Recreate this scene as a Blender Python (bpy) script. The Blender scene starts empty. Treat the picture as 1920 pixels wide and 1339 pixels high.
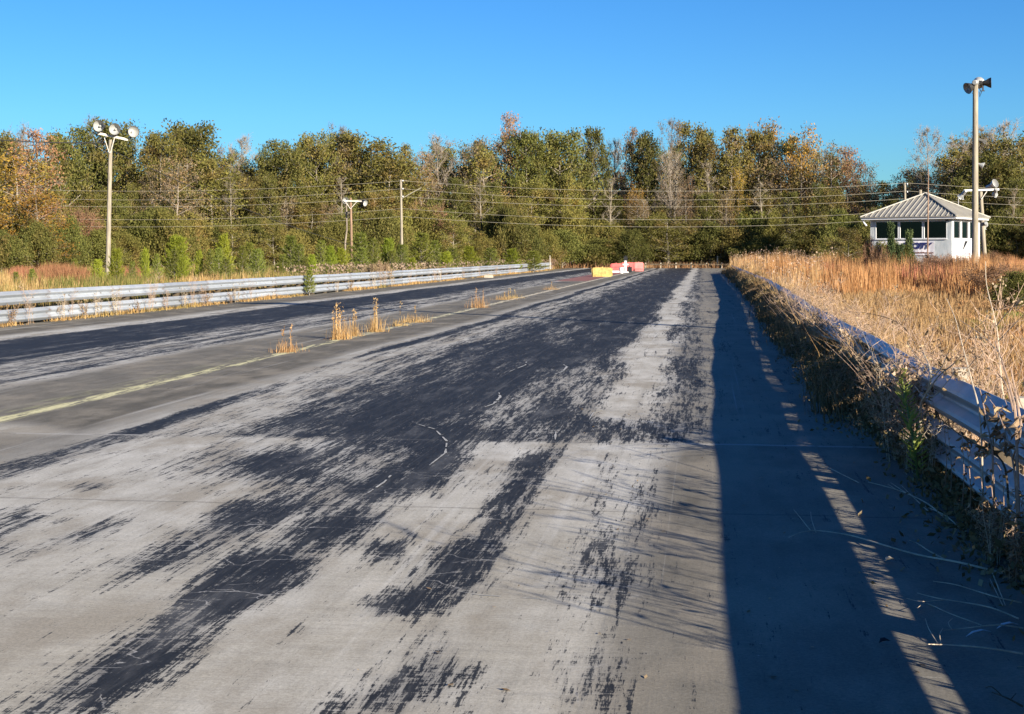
import bpy, math, random
import numpy as np
from mathutils import Vector, Matrix
S = bpy.context.scene
COL = S.collection
R = math.radians
# ------------------------------------------------------------------ camera, sky, sun, exposure
F = 2770.0                      # focal length in photograph pixels (1920 wide)
HZ = 477.0                      # horizon row
CAMH = 1.6
TH = math.atan(360 / F)         # camera is turned left of the track direction (+Y)
cam_d = bpy.data.cameras.new('camera')
cam_d.sensor_width = 36.0
cam_d.lens = F / 1920 * 36
cam_d.shift_y = -(669.5 - HZ) / 1920
cam_d.clip_start = 0.1
cam_d.clip_end = 6000
cam = bpy.data.objects.new('camera', cam_d)
COL.objects.link(cam)
cam.location = (0, 0, CAMH)
cam.rotation_euler = (R(90), 0, TH)
S.camera = cam

SUN_EL = R(17.2)
SUN_H = Vector((0.703, -0.711, 0)).normalized()      # horizontal direction towards the sun
W = bpy.data.worlds.new('World')
S.world = W
W.use_nodes = True
nt = W.node_tree
nt.nodes.clear()
sky = nt.nodes.new('ShaderNodeTexSky')
sky.sky_type = 'NISHITA'
sky.sun_disc = False
sky.sun_elevation = SUN_EL
sky.sun_rotation = math.atan2(SUN_H.x, SUN_H.y)
sky.altitude = 50
sky.air_density = 1.0
sky.dust_density = 0.15
sky.ozone_density = 1.6
hs = nt.nodes.new('ShaderNodeHueSaturation')
hs.inputs['Saturation'].default_value = 1.3
bg = nt.nodes.new('ShaderNodeBackground')
bg.inputs['Strength'].default_value = 0.05
wo = nt.nodes.new('ShaderNodeOutputWorld')
nt.links.new(sky.outputs[0], hs.inputs['Color'])
mulc = nt.nodes.new('ShaderNodeMix'); mulc.data_type = 'RGBA'; mulc.blend_type = 'MULTIPLY'; mulc.inputs[0].default_value = 1.0
mulc.inputs[7].default_value = (0.335, 0.71, 1.20, 1)          # the deep blue of a very clear autumn sky
nt.links.new(hs.outputs[0], mulc.inputs[6])
nt.links.new(mulc.outputs[2], bg.inputs['Color'])
nt.links.new(bg.outputs[0], wo.inputs['Surface'])
sd = bpy.data.lights.new('sun', 'SUN')
sd.energy = 5.0
sd.angle = R(0.5)
sd.color = (1.0, 0.91, 0.76)
sun = bpy.data.objects.new('sun', sd)
COL.objects.link(sun)
sdir = Vector((-SUN_H.x * math.cos(SUN_EL), -SUN_H.y * math.cos(SUN_EL), -math.sin(SUN_EL)))
sun.rotation_euler = sdir.to_track_quat('-Z', 'Y').to_euler()
sun.location = (40, -40, 30)
S.view_settings.view_transform = 'Standard'
S.view_settings.look = 'None'
S.view_settings.exposure = 1.35
S.view_settings.gamma = 1.0
S.view_settings.use_curve_mapping = False
S.cycles.max_bounces = 6
S.cycles.transparent_max_bounces = 8

# ------------------------------------------------------------------ picture <-> place
RIGHT = Vector((math.cos(TH), math.sin(TH), 0))
FWD = Vector((-math.sin(TH), math.cos(TH), 0))
CAM = Vector((0, 0, CAMH))
def pt(u, v, D):
    return CAM + D * (FWD + RIGHT * ((u - 960) / F) + Vector((0, 0, (HZ - v) / F)))
def gp(u, v, z=0.0):
    return pt(u, v, F * (CAMH - z) / (v - HZ))
def gd(u, D, z=0.0):
    p = pt(u, HZ, D); p.z = z
    return p
def px_x(u, v, X):
    D = X / (math.cos(TH) * (u - 960) / F - math.sin(TH))
    return pt(u, v, D)
def to_u(x, y):
    D = y * math.cos(TH) - x * math.sin(TH)
    return 960 + F * (x * math.cos(TH) + y * math.sin(TH)) / max(D, 0.1)
def sm(a, b, x):
    t = min(max((x - a) / (b - a), 0), 1)
    return t * t * (3 - 2 * t)
def interp(x, pts):
    xs = [p[0] for p in pts]; ys = [p[1] for p in pts]
    return float(np.interp(x, xs, ys))

# ------------------------------------------------------------------ building helpers
class MB:
    def __init__(s):
        s.v = []; s.f = []; s.m = []; s.mi = 0
    def add(s, vs, fs):
        o = len(s.v)
        s.v.extend([tuple(p) for p in vs])
        for f in fs:
            s.f.append(tuple(i + o for i in f)); s.m.append(s.mi)
        return s
    def box(s, lo, hi, M=None):
        x0, y0, z0 = lo; x1, y1, z1 = hi
        vs = [Vector(p) for p in ((x0,y0,z0),(x1,y0,z0),(x1,y1,z0),(x0,y1,z0),(x0,y0,z1),(x1,y0,z1),(x1,y1,z1),(x0,y1,z1))]
        if M is not None: vs = [M @ p for p in vs]
        return s.add(vs, [(3,2,1,0),(4,5,6,7),(0,1,5,4),(1,2,6,5),(2,3,7,6),(3,0,4,7)])
    def tube(s, pts, rads, n=6, cap=True):
        pts = [Vector(p) for p in pts]
        if not hasattr(rads, '__len__'): rads = [rads] * len(pts)
        vs = []; fs = []
        ref = None
        for i, p in enumerate(pts):
            t = (pts[min(i+1, len(pts)-1)] - pts[max(i-1, 0)])
            if t.length < 1e-9: t = Vector((0,0,1))
            t.normalize()
            if ref is None:
                ref = Vector((1,0,0)) if abs(t.x) < 0.8 else Vector((0,1,0))
            a = (ref - t * ref.dot(t)).normalized(); b = t.cross(a); ref = a
            for k in range(n):
                an = 2 * math.pi * k / n
                vs.append(p + (a * math.cos(an) + b * math.sin(an)) * rads[i])
        for i in range(len(pts) - 1):
            for k in range(n):
                k2 = (k + 1) % n
                fs.append((i*n+k, i*n+k2, (i+1)*n+k2, (i+1)*n+k))
        if cap:
            fs.append(tuple(range(n-1, -1, -1)))
            fs.append(tuple((len(pts)-1)*n + k for k in range(n)))
        return s.add(vs, fs)
    def lathe(s, prof, n=20, M=None, c0=True, c1=True):
        vs = []; fs = []
        for (r, z) in prof:
            for k in range(n):
                an = 2 * math.pi * k / n
                p = Vector((r * math.cos(an), r * math.sin(an), z))
                vs.append(M @ p if M is not None else p)
        for i in range(len(prof) - 1):
            for k in range(n):
                k2 = (k + 1) % n
                fs.append((i*n+k, i*n+k2, (i+1)*n+k2, (i+1)*n+k))
        if c0: fs.append(tuple(range(n-1, -1, -1)))
        if c1: fs.append(tuple((len(prof)-1)*n + k for k in range(n)))
        return s.add(vs, fs)
    def build(s, name, mats, parent=None, smooth=False):
        me = bpy.data.meshes.new(name)
        me.from_pydata(s.v, [], s.f)
        if not isinstance(mats, (list, tuple)): mats = [mats]
        for m in mats: me.materials.append(m)
        me.polygons.foreach_set('material_index', s.m)
        if smooth: me.polygons.foreach_set('use_smooth', [True] * len(s.f))
        me.update()
        o = bpy.data.objects.new(name, me)
        COL.objects.link(o)
        if parent is not None: o.parent = parent
        return o
def np_mesh(name, V, T, mats, parent=None, mi=None, smooth=False, link=True):
    """V (n,3) float, T (m,k) int faces with k corners"""
    me = bpy.data.meshes.new(name)
    V = np.asarray(V, dtype=np.float32); T = np.asarray(T, dtype=np.int32)
    k = T.shape[1]
    me.vertices.add(len(V)); me.vertices.foreach_set('co', V.ravel())
    me.loops.add(T.size); me.loops.foreach_set('vertex_index', T.ravel())
    me.polygons.add(len(T)); me.polygons.foreach_set('loop_start', np.arange(0, T.size, k, dtype=np.int32))
    if not isinstance(mats, (list, tuple)): mats = [mats]
    for m in mats: me.materials.append(m)
    if mi is not None: me.polygons.foreach_set('material_index', np.asarray(mi, dtype=np.int32))
    if smooth: me.polygons.foreach_set('use_smooth', np.ones(len(T), dtype=bool))
    me.update(calc_edges=True); me.validate()
    o = bpy.data.objects.new(name, me)
    if link: COL.objects.link(o)
    if parent is not None: o.parent = parent
    return o
LABELLED = []
def tag(o, label, cat, group=None, kind=None, order=False):
    o['label'] = label; o['category'] = cat
    if group: o['group'] = group
    if kind: o['kind'] = kind
    if order: LABELLED.append(o)
    return o
def struct(o, label=None):
    o['kind'] = 'structure'
    if label: o['label'] = label
    return o
def stuff(o, label, cat):
    o['label'] = label; o['category'] = cat; o['kind'] = 'stuff'
    return o
def empty(name, loc=(0,0,0), rz=0):
    o = bpy.data.objects.new(name, None); COL.objects.link(o)
    o.location = loc; o.rotation_euler = (0, 0, rz); o.empty_display_size = 0.3
    return o
def dup(root, loc, rz=0, sc=(1,1,1), name=None):
    r = root.copy(); COL.objects.link(r)
    r.location = loc; r.rotation_euler = (0, 0, rz); r.scale = sc
    for k in ('label', 'group', 'category'):
        if k in r: del r[k]
    for ch in list(root.children):
        c = ch.copy(); COL.objects.link(c); c.parent = r
        for g in list(ch.children):
            d = g.copy(); COL.objects.link(d); d.parent = c
    return r
class Pool:
    """prototypes: the first placing of each moves the prototype itself, later ones are copies"""
    def __init__(s): s.used = set()
    def put(s, proto, loc, rz=0, sc=(1,1,1)):
        if proto.name not in s.used:
            s.used.add(proto.name)
            proto.location = loc; proto.rotation_euler = (0,0,rz); proto.scale = sc
            return proto
        return dup(proto, loc, rz, sc)
POOL = Pool()
NUM = ['', 'one', 'two', 'three', 'four', 'five', 'six', 'seven', 'eight', 'nine', 'ten', 'eleven', 'twelve', 'thirteen', 'fourteen', 'fifteen', 'sixteen', 'seventeen', 'eighteen', 'nineteen', 'twenty']
ORD = ['', 'leftmost', 'second from left', 'third from left', 'fourth from left', 'fifth from left', 'sixth from left', 'seventh from left', 'eighth from left', 'ninth from left', 'tenth from left', 'eleventh from left', 'twelfth from left', 'thirteenth from left', 'fourteenth from left', 'fifteenth from left', 'sixteenth from left', 'seventeenth from left', 'eighteenth from left', 'nineteenth from left', 'twentieth from left']
def finish_labels():
    by = {}
    for o in LABELLED: by.setdefault(o['label'], []).append(o)
    for lab, os_ in by.items():
        if len(os_) == 1: continue
        os_.sort(key=lambda o: to_u(o.location.x, o.location.y))
        n = len(os_)
        for i, o in enumerate(os_):
            if i == n - 1: w = 'rightmost'
            elif i < len(ORD) - 1: w = ORD[i + 1]
            else: w = 'further right'
            o['label'] = lab + ', ' + w + (' of ' + NUM[n] if n < len(NUM) else '')

# ------------------------------------------------------------------ materials
class NT:
    def __init__(s, name):
        s.mat = bpy.data.materials.new(name); s.mat.use_nodes = True
        s.t = s.mat.node_tree; s.t.nodes.clear()
        s.out = s.t.nodes.new('ShaderNodeOutputMaterial')
    def n(s, typ, **kw):
        nd = s.t.nodes.new(typ)
        for k, v in kw.items():
            if k.startswith('i_'):
                key = k[2:]
                key = int(key) if key.isdigit() else key.replace('_', ' ')
                s.put(nd.inputs[key], v)
            else: setattr(nd, k, v)
        return nd
    def put(s, sock, v):
        if isinstance(v, bpy.types.NodeSocket): s.t.links.new(v, sock)
        else:
            if hasattr(sock.default_value, '__len__') and hasattr(v, '__len__') and len(sock.default_value) == 4 and len(v) == 3: v = (*v, 1)
            sock.default_value = v
    def math(s, op, a, b=None, c=None, clamp=False):
        nd = s.t.nodes.new('ShaderNodeMath'); nd.operation = op; nd.use_clamp = clamp
        s.put(nd.inputs[0], a)
        if b is not None: s.put(nd.inputs[1], b)
        if c is not None: s.put(nd.inputs[2], c)
        return nd.outputs[0]
    def mix(s, f, a, b, blend='MIX'):
        nd = s.t.nodes.new('ShaderNodeMix'); nd.data_type = 'RGBA'; nd.blend_type = blend
        s.put(nd.inputs[0], f); s.put(nd.inputs[6], a); s.put(nd.inputs[7], b)
        return nd.outputs[2]
    def ramp(s, f, stops, interp='LINEAR'):
        nd = s.t.nodes.new('ShaderNodeValToRGB'); nd.color_ramp.interpolation = interp
        el = nd.color_ramp.elements
        while len(el) < len(stops): el.new(0.5)
        for e, (p, c) in zip(el, stops):
            e.position = p; e.color = (*c, 1) if len(c) == 3 else c
        s.put(nd.inputs[0], f)
        return nd.outputs[0]
    def mr(s, v, a, b, c=0.0, d=1.0, smooth=True):
        nd = s.t.nodes.new('ShaderNodeMapRange'); nd.interpolation_type = 'SMOOTHSTEP' if smooth else 'LINEAR'
        s.put(nd.inputs[0], v)
        for i, q in enumerate((a, b, c, d)): s.put(nd.inputs[i+1], q)
        return nd.outputs[0]
    def coord(s, scale=(1,1,1), kind='Object', loc=(0,0,0), rot=(0,0,0)):
        tc = s.t.nodes.new('ShaderNodeTexCoord')
        mp = s.t.nodes.new('ShaderNodeMapping')
        mp.inputs['Scale'].default_value = scale; mp.inputs['Location'].default_value = loc; mp.inputs['Rotation'].default_value = rot
        s.t.links.new(tc.outputs[kind], mp.inputs[0])
        return mp.outputs[0]
    def noise(s, vec, scale=1.0, detail=4.0, rough=0.55, dist=0.0):
        nd = s.t.nodes.new('ShaderNodeTexNoise')
        s.put(nd.inputs['Vector'], vec); nd.inputs['Scale'].default_value = scale
        nd.inputs['Detail'].default_value = detail; nd.inputs['Roughness'].default_value = rough
        nd.inputs['Distortion'].default_value = dist
        return nd.outputs[0]
    def bsdf(s, col, rough=0.7, metal=0.0, spec=0.5, normal=None, transl=0.0, tcol=None):
        b = s.t.nodes.new('ShaderNodeBsdfPrincipled')
        s.put(b.inputs['Base Color'], col); s.put(b.inputs['Roughness'], rough); s.put(b.inputs['Metallic'], metal)
        s.put(b.inputs['Specular IOR Level'], spec)
        if normal is not None: s.put(b.inputs['Normal'], normal)
        sh = b.outputs[0]
        if transl > 0:
            tr = s.t.nodes.new('ShaderNodeBsdfTranslucent'); s.put(tr.inputs[0], tcol if tcol is not None else col)
            mx = s.t.nodes.new('ShaderNodeMixShader'); mx.inputs[0].default_value = transl
            s.t.links.new(sh, mx.inputs[1]); s.t.links.new(tr.outputs[0], mx.inputs[2]); sh = mx.outputs[0]
        s.t.links.new(sh, s.out.inputs[0])
        return s.mat
    def bump(s, h, strength=0.3, dist=0.01):
        b = s.t.nodes.new('ShaderNodeBump'); b.inputs['Strength'].default_value = strength; b.inputs['Distance'].default_value = dist
        s.put(b.inputs['Height'], h)
        return b.outputs[0]

def mat_plain(name, col, rough=0.7, metal=0.0, var=0.25, scale=8.0, spec=0.4, stretch=(1,1,1)):
    m = NT(name)
    n = m.noise(m.coord(stretch), scale, 6, 0.6)
    c = m.mix(m.mr(n, 0.3, 0.7), tuple(x * (1 - var) for x in col), tuple(min(1, x * (1 + var)) for x in col))
    return m.bsdf(c, rough, metal, spec)
def mat_leaf(name, stops, transl=0.32, rough=0.75, clump=0.6, clump_col=None, spec=0.2, objvar=0.25):
    """leaf colours: one random value per leaf, larger patches by position, small hue shift per tree"""
    m = NT(name)
    g = m.n('ShaderNodeNewGeometry')
    c = m.ramp(g.outputs['Random Per Island'], stops)
    if clump_col is not None:
        nz = m.noise(m.coord((1,1,1)), clump, 2, 0.5)
        c = m.mix(m.mr(nz, 0.5, 0.68), c, m.ramp(g.outputs['Random Per Island'], clump_col))
    oi = m.n('ShaderNodeObjectInfo')
    v = m.mr(oi.outputs['Random'], 0, 1, 1 - objvar, 1 + objvar, smooth=False)
    h = m.n('ShaderNodeHueSaturation'); m.put(h.inputs['Color'], c); m.put(h.inputs['Value'], v)
    hv = m.mr(m.math('FRACT', m.math('MULTIPLY', oi.outputs['Random'], 7.31)), 0, 1, 0.485, 0.51, smooth=False)
    m.put(h.inputs['Hue'], hv)
    return m.bsdf(h.outputs[0], rough, 0, spec, transl=transl)

def build_road_material():
    m = NT('track_asphalt')
    at = m.n('ShaderNodeAttribute', attribute_name='wear')
    sep = m.n('ShaderNodeSeparateColor'); m.put(sep.inputs[0], at.outputs['Color'])
    rub, brown, tan = sep.outputs[0], sep.outputs[1], sep.outputs[2]
    P = m.coord((1,1,1))
    sx = m.n('ShaderNodeSeparateXYZ'); m.put(sx.inputs[0], P)
    X, Y = sx.outputs[0], sx.outputs[1]
    # streaks dragged along the track
    n1 = m.noise(m.coord((3.2, 0.42, 1)), 1.6, 7, 0.66, 0.4)
    n2 = m.noise(m.coord((17, 0.9, 1), loc=(3, 7, 0)), 1.0, 6, 0.7, 0.2)
    n3 = m.noise(m.coord((44, 3.5, 1), loc=(1, 2, 0)), 1.0, 5, 0.75)
    n4 = m.noise(m.coord((5, 26, 1), loc=(9, 2, 0)), 1.0, 5, 0.7)       # cross scratches
    n5 = m.noise(m.coord((1, 1, 1)), 55, 4, 0.7)
    n8 = m.noise(m.coord((26, 2.4, 1), loc=(2, 6, 0), rot=(0, 0, 0.16)), 1.0, 6, 0.7, 0.3)
    n6 = m.noise(m.coord((110, 9, 1), loc=(6, 2, 0)), 1.0, 3, 0.7)
    a = m.math('MULTIPLY', m.math('SUBTRACT', n1, 0.5), 1.0)
    for nz, k in ((n2, 1.7), (n3, 1.5), (n4, 0.95), (n5, 0.75), (n6, 0.7), (n8, 0.9)):
        a = m.math('ADD', a, m.math('MULTIPLY', m.math('SUBTRACT', nz, 0.5), k))
    n7 = m.noise(m.coord((2.4, 0.13, 1), loc=(4, 1, 0)), 1.5, 6, 0.62, 0.15)
    a = m.math('ADD', a, m.math('MULTIPLY', m.math('MULTIPLY', m.math('SUBTRACT', n7, 0.5), 2.0), m.mr(Y, 11, 24, 0.25, 1)))
    d = m.math('ADD', rub, a)
    mask = m.mr(d, 0.42, 0.60)
    film = m.mr(m.math('ADD', rub, m.math('MULTIPLY', a, 0.38)), 0.22, 0.70, 0, 0.80)
    # rubber that is never quite solid
    mask = m.math('MULTIPLY', mask, m.mr(n3, 0.25, 0.5, 0.80, 1.0))
    # light worn concrete-like base
    big = m.noise(m.coord((1.0, 0.35, 1)), 0.9, 5, 0.6)
    mid = m.noise(m.coord((4, 1.4, 1), loc=(4, 4, 0)), 1.2, 6, 0.65)
    light = m.ramp(mid, [(0.24, (0.32, 0.298, 0.255)), (0.5, (0.48, 0.455, 0.402)), (0.74, (0.60, 0.575, 0.515))])
    cross = m.noise(m.coord((2.2, 14, 1)), 1.0, 5, 0.65)
    light = m.mix(m.mr(cross, 0.55, 0.75, 0, 0.45), light, (0.46, 0.445, 0.40))
    tanc = m.ramp(cross, [(0.3, (0.225, 0.20, 0.15)), (0.7, (0.45, 0.40, 0.30))])
    light = m.mix(m.math('MULTIPLY', tan, m.mr(big, 0.3, 0.7, 0.35, 1.0)), light, tanc)
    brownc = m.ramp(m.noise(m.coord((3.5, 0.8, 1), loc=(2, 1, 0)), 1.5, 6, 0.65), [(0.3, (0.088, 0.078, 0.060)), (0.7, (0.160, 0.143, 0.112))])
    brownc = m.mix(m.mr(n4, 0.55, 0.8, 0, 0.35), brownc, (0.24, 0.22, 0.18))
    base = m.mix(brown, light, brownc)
    rubc = m.ramp(n2, [(0.28, (0.012, 0.0122, 0.0128)), (0.55, (0.024, 0.0242, 0.0248)), (0.78, (0.066, 0.065, 0.062))])
    dust = m.noise(m.coord((1.5, 0.30, 1), loc=(11, 4, 0)), 1.8, 7, 0.68)
    rubc = m.mix(m.mr(dust, 0.50, 0.72, 0, 0.65), rubc, (0.115, 0.112, 0.108))
    tyre = m.noise(m.coord((13, 0.035, 1), loc=(2, 9, 0)), 1.0, 5, 0.7)
    rubc = m.mix(m.mr(tyre, 0.58, 0.72, 0, 0.45), rubc, (0.16, 0.155, 0.148))
    # fine pale cracks through the rubber
    vec = m.n('ShaderNodeVectorMath', operation='ADD')
    nzc = m.n('ShaderNodeTexNoise'); nzc.inputs['Scale'].default_value = 2.6; nzc.inputs['Detail'].default_value = 5
    m.put(nzc.inputs['Vector'], P)
    sc = m.n('ShaderNodeVectorMath', operation='SCALE'); m.put(sc.inputs[0], nzc.outputs['Color']); sc.inputs['Scale'].default_value = 0.55
    m.put(vec.inputs[0], m.coord((1.0, 1.9, 1))); m.put(vec.inputs[1], sc.outputs[0])
    vo = m.n('ShaderNodeTexVoronoi', feature='DISTANCE_TO_EDGE'); vo.inputs['Scale'].default_value = 2.1
    m.put(vo.inputs['Vector'], vec.outputs[0])
    crack = m.math('MULTIPLY', m.mr(vo.outputs['Distance'], 0.002, 0.016, 1, 0), m.mr(m.noise(P, 2.3, 4, 0.6), 0.5, 0.58))
    crack = m.math('MULTIPLY', m.math('MULTIPLY', crack, m.mr(rub, 0.2, 0.6, 0.12, 1)), m.mr(Y, 8, 13, 1, 0))
    blot = m.noise(m.coord((0.9, 0.5, 1), loc=(7, 3, 0)), 1.6, 6, 0.62)
    base = m.mix(m.mr(blot, 0.45, 0.66, 0, 0.70), base, (0.27, 0.235, 0.18))
    wide = m.noise(m.coord((2.6, 0.05, 1), loc=(5, 2, 0)), 1.3, 4, 0.6)
    base = m.mix(m.mr(wide, 0.46, 0.30, 0, 0.45), base, (0.22, 0.20, 0.165))
    base = m.mix(m.math('MULTIPLY', m.mr(wide, 0.58, 0.72, 0, 0.40), m.mr(X, -0.5, -0.2, 1, 0)), base, (0.58, 0.56, 0.51))  # pale bands stop short of the rail's shadow to keep it dark
    base = m.mix(m.mr(n3, 0.60, 0.75, 0, 0.35), base, (0.20, 0.19, 0.175))
    base = m.mix(m.mr(n4, 0.62, 0.78, 0, 0.35), base, (0.50, 0.48, 0.44))
    base = m.mix(m.mr(tyre, 0.40, 0.30, 0, 0.38), base, (0.20, 0.19, 0.17))
    base = m.mix(m.mr(tyre, 0.62, 0.75, 0, 0.35), base, (0.56, 0.54, 0.50))
    base = m.mix(film, base, m.mix(n2, (0.10, 0.10, 0.102), (0.17, 0.167, 0.16)))
    col = m.mix(mask, base, rubc)
    col = m.mix(m.math('MULTIPLY', crack, 0.75), col, (0.40, 0.38, 0.35))
    # yellow lane line, worn
    wob = m.math('MULTIPLY', m.math('SUBTRACT', m.noise(m.coord((0.001, 0.35, 1)), 1.0, 3), 0.5), 0.10)
    dx = m.math('ABSOLUTE', m.math('ADD', m.math('ADD', X, 6.75), wob))
    wear = m.math('ADD', m.math('MULTIPLY', m.noise(m.coord((9, 1.1, 1), loc=(5, 5, 0)), 1.2, 6, 0.7), 0.9), m.math('MULTIPLY', n3, 0.25))
    line = m.math('MULTIPLY', m.mr(m.math('ADD', dx, m.math('MULTIPLY', m.math('SUBTRACT', n2, 0.5), 0.34)), 0.06, 0.14, 1, 0), m.mr(m.math('ADD', m.math('ADD', wear, m.mr(Y, 20, 60, 0, 0.07)), m.mr(Y, 24, 13, 0, 0.05)), 0.54, 0.64))
    fy = m.mr(Y, 5.5, 7.0)
    line = m.math('MULTIPLY', line, fy)
    col = m.mix(line, col, m.mix(m.mr(Y, 25, 60), (0.60, 0.55, 0.31), (0.56, 0.49, 0.36)))
    ghost = m.math('MULTIPLY', m.mr(m.math('ABSOLUTE', m.math('ADD', X, 7.0)), 0.10, 0.26, 1, 0), m.mr(wear, 0.52, 0.75, 0, 0.45))
    ghost = m.math('MULTIPLY', ghost, m.math('MULTIPLY', fy, m.mr(Y, 18, 26, 1, 0)))
    col = m.mix(ghost, col, (0.42, 0.40, 0.20))
    # expansion joint across the track
    jy = m.math('ADD', m.math('SUBTRACT', Y, 12.55), m.math('MULTIPLY', m.math('SUBTRACT', m.noise(m.coord((1.3, 0.01, 1)), 1, 4), 0.5), 0.16))
    aj = m.math('ABSOLUTE', jy)
    jn = m.noise(m.coord((2.5, 0.3, 1), loc=(8, 0, 0)), 1.0, 4, 0.7)
    right_part = m.math('MAXIMUM', m.mr(X, -0.75, -0.55), m.mr(X, -4.6, -5.0))
    col = m.mix(m.math('MULTIPLY', m.math('MULTIPLY', m.mr(aj, 0.015, 0.05, 1, 0), m.mr(jn, 0.38, 0.5)), m.math('MULTIPLY_ADD', right_part, 0.75, 0.08)), col, (0.50, 0.47, 0.42))
    col = m.mix(m.math('MULTIPLY', m.mr(aj, 0.005, 0.02, 1, 0), 0.6), col, (0.03, 0.03, 0.03))
    # faint regular saw joints further on
    for yy in (18.9, 25.0, 31.5, 9.2):
        q = m.math('ABSOLUTE', m.math('ADD', m.math('SUBTRACT', Y, yy), m.math('MULTIPLY', m.math('SUBTRACT', jn, 0.5), 0.12)))
        col = m.mix(m.math('MULTIPLY', m.mr(q, 0.004, 0.03, 1, 0), 0.35), col, (0.02, 0.02, 0.021))
    # red paint round the barriers
    rx = m.mr(m.math('ABSOLUTE', m.math('ADD', X, 7.9)), 0.8, 1.15, 1, 0)
    ry = m.math('MULTIPLY', m.mr(Y, 86, 90), m.mr(Y, 150, 156, 1, 0))
    col = m.mix(m.math('MULTIPLY', m.math('MULTIPLY', rx, ry), 0.85), col, m.mix(n1, (0.30, 0.13, 0.11), (0.22, 0.09, 0.08)))
    # specks of grit
    vs = m.n('ShaderNodeTexVoronoi'); vs.inputs['Scale'].default_value = 9.0; m.put(vs.inputs['Vector'], P)
    speck = m.mr(vs.outputs['Distance'], 0.02, 0.05, 1, 0)
    vsep = m.n('ShaderNodeSeparateColor'); m.put(vsep.inputs[0], vs.outputs['Color'])
    speck = m.math('MULTIPLY', speck, m.math('GREATER_THAN', vsep.outputs[0], 0.86))
    col = m.mix(m.math('MULTIPLY', speck, 0.6), col, (0.5, 0.48, 0.44))
    rough = m.math('MULTIPLY_ADD', mask, -0.16, 0.86)
    hgt = m.math('ADD', m.math('MULTIPLY', n5, 0.6), m.math('MULTIPLY', n3, 0.6))
    nrm = m.bump(hgt, 0.25, 0.006)
    n9 = m.noise(m.coord((1, 1, 1), loc=(3, 3, 3)), 140, 2, 0.7)
    gr = m.math('ADD', m.mr(n5, 0.28, 0.72, 0.76, 1.20, False), m.mr(n9, 0.3, 0.7, -0.10, 0.14, False))
    col = m.mix(1.0, col, gr, 'MULTIPLY')
    return m.bsdf(col, rough, 0, 0.12, normal=nrm)

M = {}
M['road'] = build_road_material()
m = NT('dry_soil')
c = m.ramp(m.noise(m.coord((1,1,1)), 0.7, 8, 0.65), [(0.25, (0.15, 0.10, 0.045)), (0.5, (0.27, 0.175, 0.07)), (0.75, (0.36, 0.25, 0.11))])
c = m.mix(m.mr(m.noise(m.coord((1,1,1), loc=(5,5,0)), 0.25, 4, 0.5), 0.52, 0.66, 0, 0.6), c, (0.17, 0.16, 0.055))
c = m.mix(m.mr(m.noise(m.coord((1,1,1)), 14, 4, 0.7), 0.5, 0.8, 0, 0.5), c, (0.40, 0.29, 0.14))
M['soil'] = m.bsdf(c, 0.95, 0, 0.1, normal=m.bump(m.noise(m.coord((1,1,1)), 20, 5, 0.7), 0.7, 0.05))
m = NT('pale_gravel')
c = m.ramp(m.noise(m.coord((1,0.6,1)), 1.2, 8, 0.7), [(0.3, (0.23, 0.21, 0.19)), (0.7, (0.40, 0.38, 0.35))])
M['gravel'] = m.bsdf(c, 0.95, 0, 0.1)
# galvanised rail
m = NT('galvanised_steel')
c = m.ramp(m.noise(m.coord((1,0.25,6)), 2.0, 6, 0.6), [(0.3, (0.29, 0.31, 0.335)), (0.6, (0.36, 0.38, 0.40)), (0.8, (0.41, 0.42, 0.435))])
c = m.mix(m.mr(m.noise(m.coord((1,2.5,9), loc=(2,2,2)), 2.0, 6, 0.7), 0.6, 0.8, 0, 0.5), c, (0.26, 0.24, 0.21))
sx = m.n('ShaderNodeSeparateXYZ'); m.put(sx.inputs[0], m.coord((1,1,1)))
pn = m.n('ShaderNodeTexWhiteNoise', noise_dimensions='1D'); m.put(pn.inputs['W'], m.math('FLOOR', m.math('DIVIDE', sx.outputs[1], 3.81)))
c = m.mix(1.0, c, m.mr(pn.outputs['Value'], 0, 1, 0.98, 1.30, False), 'MULTIPLY')
edge_ = m.math('ABSOLUTE', m.math('SUBTRACT', m.math('FRACT', m.math('DIVIDE', sx.outputs[1], 3.81)), 0.5))
ru = m.math('MULTIPLY', m.mr(edge_, 0.455, 0.5), m.mr(m.noise(m.coord((1,1,3)), 9, 5, 0.7), 0.42, 0.6))
c = m.mix(m.math('MULTIPLY', ru, 0.7), c, (0.17, 0.085, 0.04))
st = m.mr(m.noise(m.coord((1,7,0.35), loc=(1,4,2)), 2.0, 5, 0.7), 0.58, 0.75, 0, 0.45)
c = m.mix(st, c, (0.20, 0.19, 0.175))
M['rail'] = m.bsdf(c, m.mr(m.noise(m.coord((1,1,1)), 3, 4, 0.6), 0.3, 0.7, 0.40, 0.65), 0.35, 0.45, normal=m.bump(m.noise(m.coord((1,0.6,1.5)), 5, 3, 0.5), 0.15, 0.02))
M['post'] = mat_plain('weathered_timber_post', (0.085, 0.066, 0.045), 0.9, 0, 0.35, 6, 0.1, (1,1,0.2))
M['pole'] = mat_plain('grey_weathered_pole', (0.26, 0.225, 0.17), 0.85, 0, 0.3, 5, 0.15, (3,3,0.25))
M['pole_red'] = mat_plain('reddish_pole', (0.24, 0.155, 0.105), 0.85, 0, 0.3, 5, 0.15, (3,3,0.25))
M['arm'] = mat_plain('bleached_timber', (0.55, 0.50, 0.43), 0.85, 0, 0.25, 6, 0.15)
M['lampwhite'] = mat_plain('white_reflector', (0.33, 0.33, 0.315), 0.35, 0.1, 0.08, 10, 0.5)
M['lampdark'] = mat_plain('dark_lamp_housing', (0.035, 0.033, 0.03), 0.5, 0.2, 0.3, 10, 0.4)
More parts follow.
